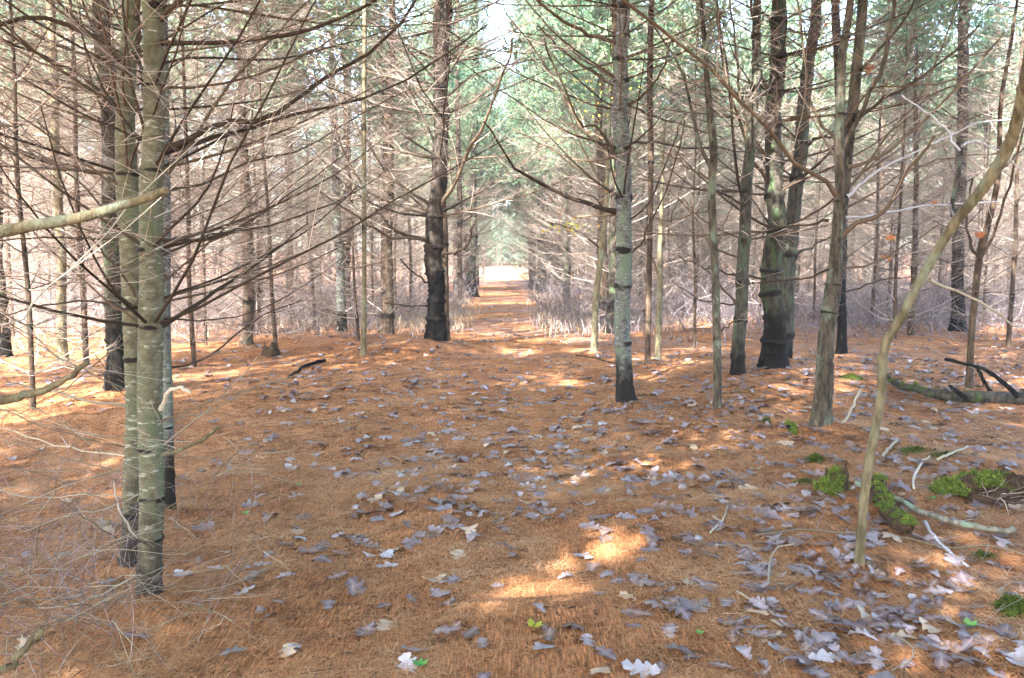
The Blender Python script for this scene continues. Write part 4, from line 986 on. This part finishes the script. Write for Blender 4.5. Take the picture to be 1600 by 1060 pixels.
stump(1303, 768, .075, .19, 'broken stump wrapped in bright yellow-green moss, left of the leaning sapling', 3)
stump(424, 556, .13, .22, 'small black rotten stump among the needles at left, before the dry grass', 5, False)
# mossy heap at the right
g = gnd(1560, 775); root = empty('root_mound', g); tag(root, 'rotten root mound topped with green moss at the right edge', 'mound')
mb = MB(); lumpy(mb, (0, 0, -.02), .22, (1.5, .8, .7), 18, .3, 0, 12); mb.build('wood', ROT, root)
mb = MB(); W = lumpy(mb, (-.10, -.02, .09), .11, (1.5, .7, .5), 14, .5, 0, 13); W2 = lumpy(mb, (.20, -.03, .06), .09, (1.5, .8, .6), 12, .4, 0, 14); W3 = lumpy(mb, (-.33, -.04, .05), .08, (1.3, .8, .7), 12, .4, 0, 15)
moss_fuzz(mb, np.concatenate([W, W2, W3]), 6000, .017, 1); mb.build('moss', [MOSS, MOSSB], root)
b = MB()
for i in range(26):
    p = Vector((random.uniform(-.25, .35), -.15+random.gauss(0, .08), .05)); grow(b, p, Vector((random.gauss(0, .7), -.6, random.uniform(-.2, .6))), random.uniform(.12, .4), .004, 1, 0, .2, 5)
b.build('dead_twigs', TWIG, root)
def stick(name, label, cat, pts, w0, w1, m, lift=.02, dens=0, lv=0, sides=9, twm=None, ends=None, mossy=0):
    W = []
    for i, q in enumerate(pts):
        if len(q) > 2: W.append(at(q[0], q[1], q[2]))
        else: p = gnd(q[0], q[1]); W.append(Vector((p.x, p.y, p.z+lift)))
    Yc = W[0].y; g = W[0].copy(); Q = smooth(W, 14 if len(W) > 2 else 8); n = len(Q); r0, r1 = w0*.5/F*Yc, w1*.5/F*W[-1].y
    Q = [q+rv(r0*.35) for q in Q]; root = empty(name, g) if (dens or mossy) else None
    b = MB(); b.line([Q[0]-(Q[1]-Q[0]).normalized()*r0*.5]+Q+[Q[-1]+(Q[-1]-Q[-2]).normalized()*r1*.8], [r0*.2]+[(r0+(r1-r0)*i/(n-1))*random.uniform(.88, 1.12) for i in range(n)]+[r1*.15], sides, 0)
    o = b.build('wood' if root else name, m, root, g)
    if dens:
        b = MB(); side(b, Q, sum((Q[i+1]-Q[i]).length for i in range(n-1)), (r0+r1)*.4, lv, dens, .0, 0, .1, .5); b.build('side_twigs', twm or TWIG_COOL, root, g)
    if mossy:
        b = MB(); V = np.array([tuple(q+Vector((0, 0, r0*.7))-g+rv(r0*.4)) for q in Q for _ in range(6) if random.random() < mossy])
        for v in V[::2]: lumpy(b, v, r0*random.uniform(.5, .9), (1.4, 1, .6), 6, .35, 0, int(abs(v[0])*999))
        moss_fuzz(b, V, 3500, .02, 1); b.build('moss', [MOSS, MOSSB], root)
    tag(root or o, label, cat); return root or o
random.seed(101)
stick('fallen_log', 'long dark fallen log with green moss lying at the right edge under the reddish sapling', 'log', [(1385, 600), (1420, 618), (1470, 628), (1530, 630), (1600, 632), (1700, 640)], 9, 27, BARK['log'], .07, mossy=.35, sides=14)
stick('fallen_branch', 'dark crooked branch leaning across the mossy log', 'branch', [(1475, 560, 9.6), (1530, 575, 9.3), (1560, 592, 9.0), (1590, 618, 8.7)], 5, 8, BARK['mossy'], dens=1.5, lv=0)
stick('fallen_branch', 'short black stub propped against the log under the reddish sapling', 'branch', [(1528, 575, 9.2), (1535, 592, 9.1), (1550, 618, 8.9)], 5, 6, BARK['dark'])
stick('fallen_branch', 'mossy dark stub sticking up from the near end of the log', 'branch', [(1484, 604, 8.9), (1496, 613, 8.8), (1510, 622, 8.7)], 5, 8, BARK['mossy'])
stick('fallen_branch', 'lichen-covered greenish-white branch lying from the leaning sapling to the right edge', 'branch', [(1335, 768), (1385, 785), (1440, 812), (1500, 833), (1545, 841), (1585, 843)], 8, 10, BARK['pale'], .05, dens=1.5, lv=1)
stick('fallen_branch', 'forked grey side branch dropping from the lichen-covered one towards the viewer', 'branch', [(1445, 822), (1460, 845), (1485, 870), (1510, 890)], 6, 4, TWIG_COOL, .02, dens=1.5)
stick('rotten_log', 'short rotten mossy log end lying behind the leaning sapling', 'log', [(1366, 762), (1380, 790), (1395, 815), (1412, 836)], 20, 28, ROT, .05, mossy=.5, sides=12)
stick('fallen_branch', 'thin brown branch lying flat across the leaves in front of the rotten log', 'branch', [(1180, 842), (1250, 833), (1320, 838), (1400, 842), (1480, 862), (1540, 858), (1610, 874)], 3, 3, TWIG_WEED, .02, dens=1.2)
stick('fallen_branch', 'bleached crooked stick standing up from the foot of the forked trunk', 'branch', [(1290, 692, 6.9), (1298, 678, 6.95), (1325, 652, 7.0), (1335, 628, 7.1), (1346, 606, 7.2)], 6, 3, TWIG_PALE, dens=1)
stick('fallen_branch', 'bleached thin stick just right of the leaning sapling at knee height', 'branch', [(1380, 718), (1392, 703), (1402, 693)], 5, 4, TWIG_PALE, .03)
stick('fallen_branch', 'bleached kinked twig right of the first thin stick', 'branch', [(1428, 770), (1428, 752), (1440, 730), (1452, 720)], 4, 3, TWIG_PALE, .03)
stick('fallen_branch', 'bleached twig rising against the mossy heap', 'branch', [(1465, 727), (1485, 718), (1512, 706)], 4, 3, TWIG_PALE, .04)
stick('fallen_branch', 'small straight white stick in the right foreground', 'branch', [(1152, 931), (1178, 947), (1203, 963)], 4, 3, TWIG_PALE, .02)
stick('fallen_branch', 'bleached twig curving at the bottom right corner', 'branch', [(1400, 1005), (1424, 1020), (1424, 1040), (1395, 1060)], 4, 2, TWIG_WEED, .03)
stick('fallen_branch', 'dark mossy stub leaning left of the forked trunk', 'branch', [(1235, 666, 6.9), (1241, 680, 6.85), (1250, 698, 6.8)], 9, 11, BARK['mossy'], mossy=.4)
stick('fallen_branch', 'brown stick lying under the needles beside the foot of the leaning sapling', 'branch', [(1350, 880), (1370, 890), (1390, 897)], 13, 9, BARK['brown'], .0)
stick('fallen_branch', 'forked pale twig on the leaves left of the rotten log', 'branch', [(1110, 838), (1130, 815), (1137, 795)], 3, 2, TWIG_PALE, .02, dens=2)
stick('fallen_branch', 'curved dead twig arching over the needles left of the sapling foot', 'branch', [(1200, 925), (1202, 890), (1215, 868), (1240, 862)], 3, 2, TWIG_WEED, .04)
stick('fallen_branch', 'dark stick lying beside the black stump at left', 'branch', [(452, 592), (478, 575), (506, 566)], 4, 6, BARK['dark'], .03, dens=1)
stick('fallen_branch', 'pale fallen twig on the needles right of the nearest left trunk', 'branch', [(330, 745), (400, 742), (460, 760)], 2, 1.5, TWIG_WEED, .02, dens=1)
# crumbs of bark and broken twig ends on the needles
random.seed(91); b = MB()
for i in range(3800):
    Yf = 2.2+12*random.random()**1.6; Xf = random.uniform(-.68, .68)*Yf; p = Vector((Xf, Yf, float(h(Xf, Yf))+.008)); a = random.uniform(0, 6.28); l = random.choice((.015, .03, .03, .06, .14))*random.uniform(.6, 1.4)
    d = Vector((math.cos(a), math.sin(a), random.gauss(0, .1)))*l; r = random.uniform(.0012, .0045)*(.6 if l > .05 else 1)
    b.line([p, p+d*.5+rv(l*.06), p+d+rv(l*.08)], [r*.6, r, r*.5], 4, 0)
tag(b.build('bark_crumbs', TWIG_NEAR), 'dark crumbs of bark and broken twig ends strewn over the needles', 'debris', kind='stuff')
# small dry shoots round the left clump
b = MB(); random.seed(55)
for (px, py, k) in [(300, 800, 20), (150, 800, 26), (100, 950, 36), (200, 980, 14), (60, 1000, 24), (330, 880, 14), (370, 760, 10), (60, 760, 26), (60, 880, 26), (1210, 850, 10), (1520, 930, 14), (1600, 830, 18), (1140, 580, 8), (1240, 720, 6)]:
    for _ in range(k):
        p = gnd(random.gauss(px, 55), random.gauss(py, 45)); H = random.uniform(.10, .5 if px < 250 else (.33 if px < 600 else .16))
        grow(b, p-Vector((0, 0, .01)), Vector((random.gauss(0, .5), random.gauss(0, .5), 1)), H, .0016, 2 if px < 250 else 1, 0, .14, 8)
tag(b.build('dry_shoots', BRUSH), 'thin dry shoots and seedlings sticking up from the needles', 'shoots', kind='stuff')
def seedling(px, py, label, sz=.03, m=GREENL):
    p = gnd(px, py); b = MB(); V = []
    for i in range(5):
        a = i*1.25+random.random(); d = Vector((math.cos(a), math.sin(a), .5)); u = d.cross(Vector((0, 0, 1))).normalized(); l = sz*random.uniform(.8, 1.3)
        c = Vector((0, 0, .02)); V += [c, c+d*l*.5+u*l*.35, c+d*l, c+d*l*.5-u*l*.35]
        b.line([Vector((0, 0, 0)), Vector((0, 0, .012)), Vector((0, 0, .022))], [.001]*3, 3, 0)
    V = np.array([tuple(v) for v in V]); b.arrays(V, np.arange(len(V)).reshape(-1, 4), 0, np.repeat(rng.random(5), 4)); o = b.build('seedling', m); o.location = p
    tag(o, label, 'seedling')
seedling(658, 1048, 'bright green seedling at the bottom edge beside a pale leaf'); seedling(1078, 747, 'green seedling among the leaves right of the path', .035); seedling(1514, 986, 'green seedling beside the cream leaf at the far right', .035)
seedling(834, 988, 'yellow-green seedling on the needles at bottom centre', .04, YELLOW); seedling(466, 762, 'green seedling on the needles at left centre', .025); seedling(384, 808, 'tiny green seedling right of the nearest left trunk', .025)
seedling(1094, 998, 'tiny green seedling left of the cream leaf in the right foreground', .025); seedling(1455, 785, 'green seedling behind the lichen-covered fallen branch', .035)
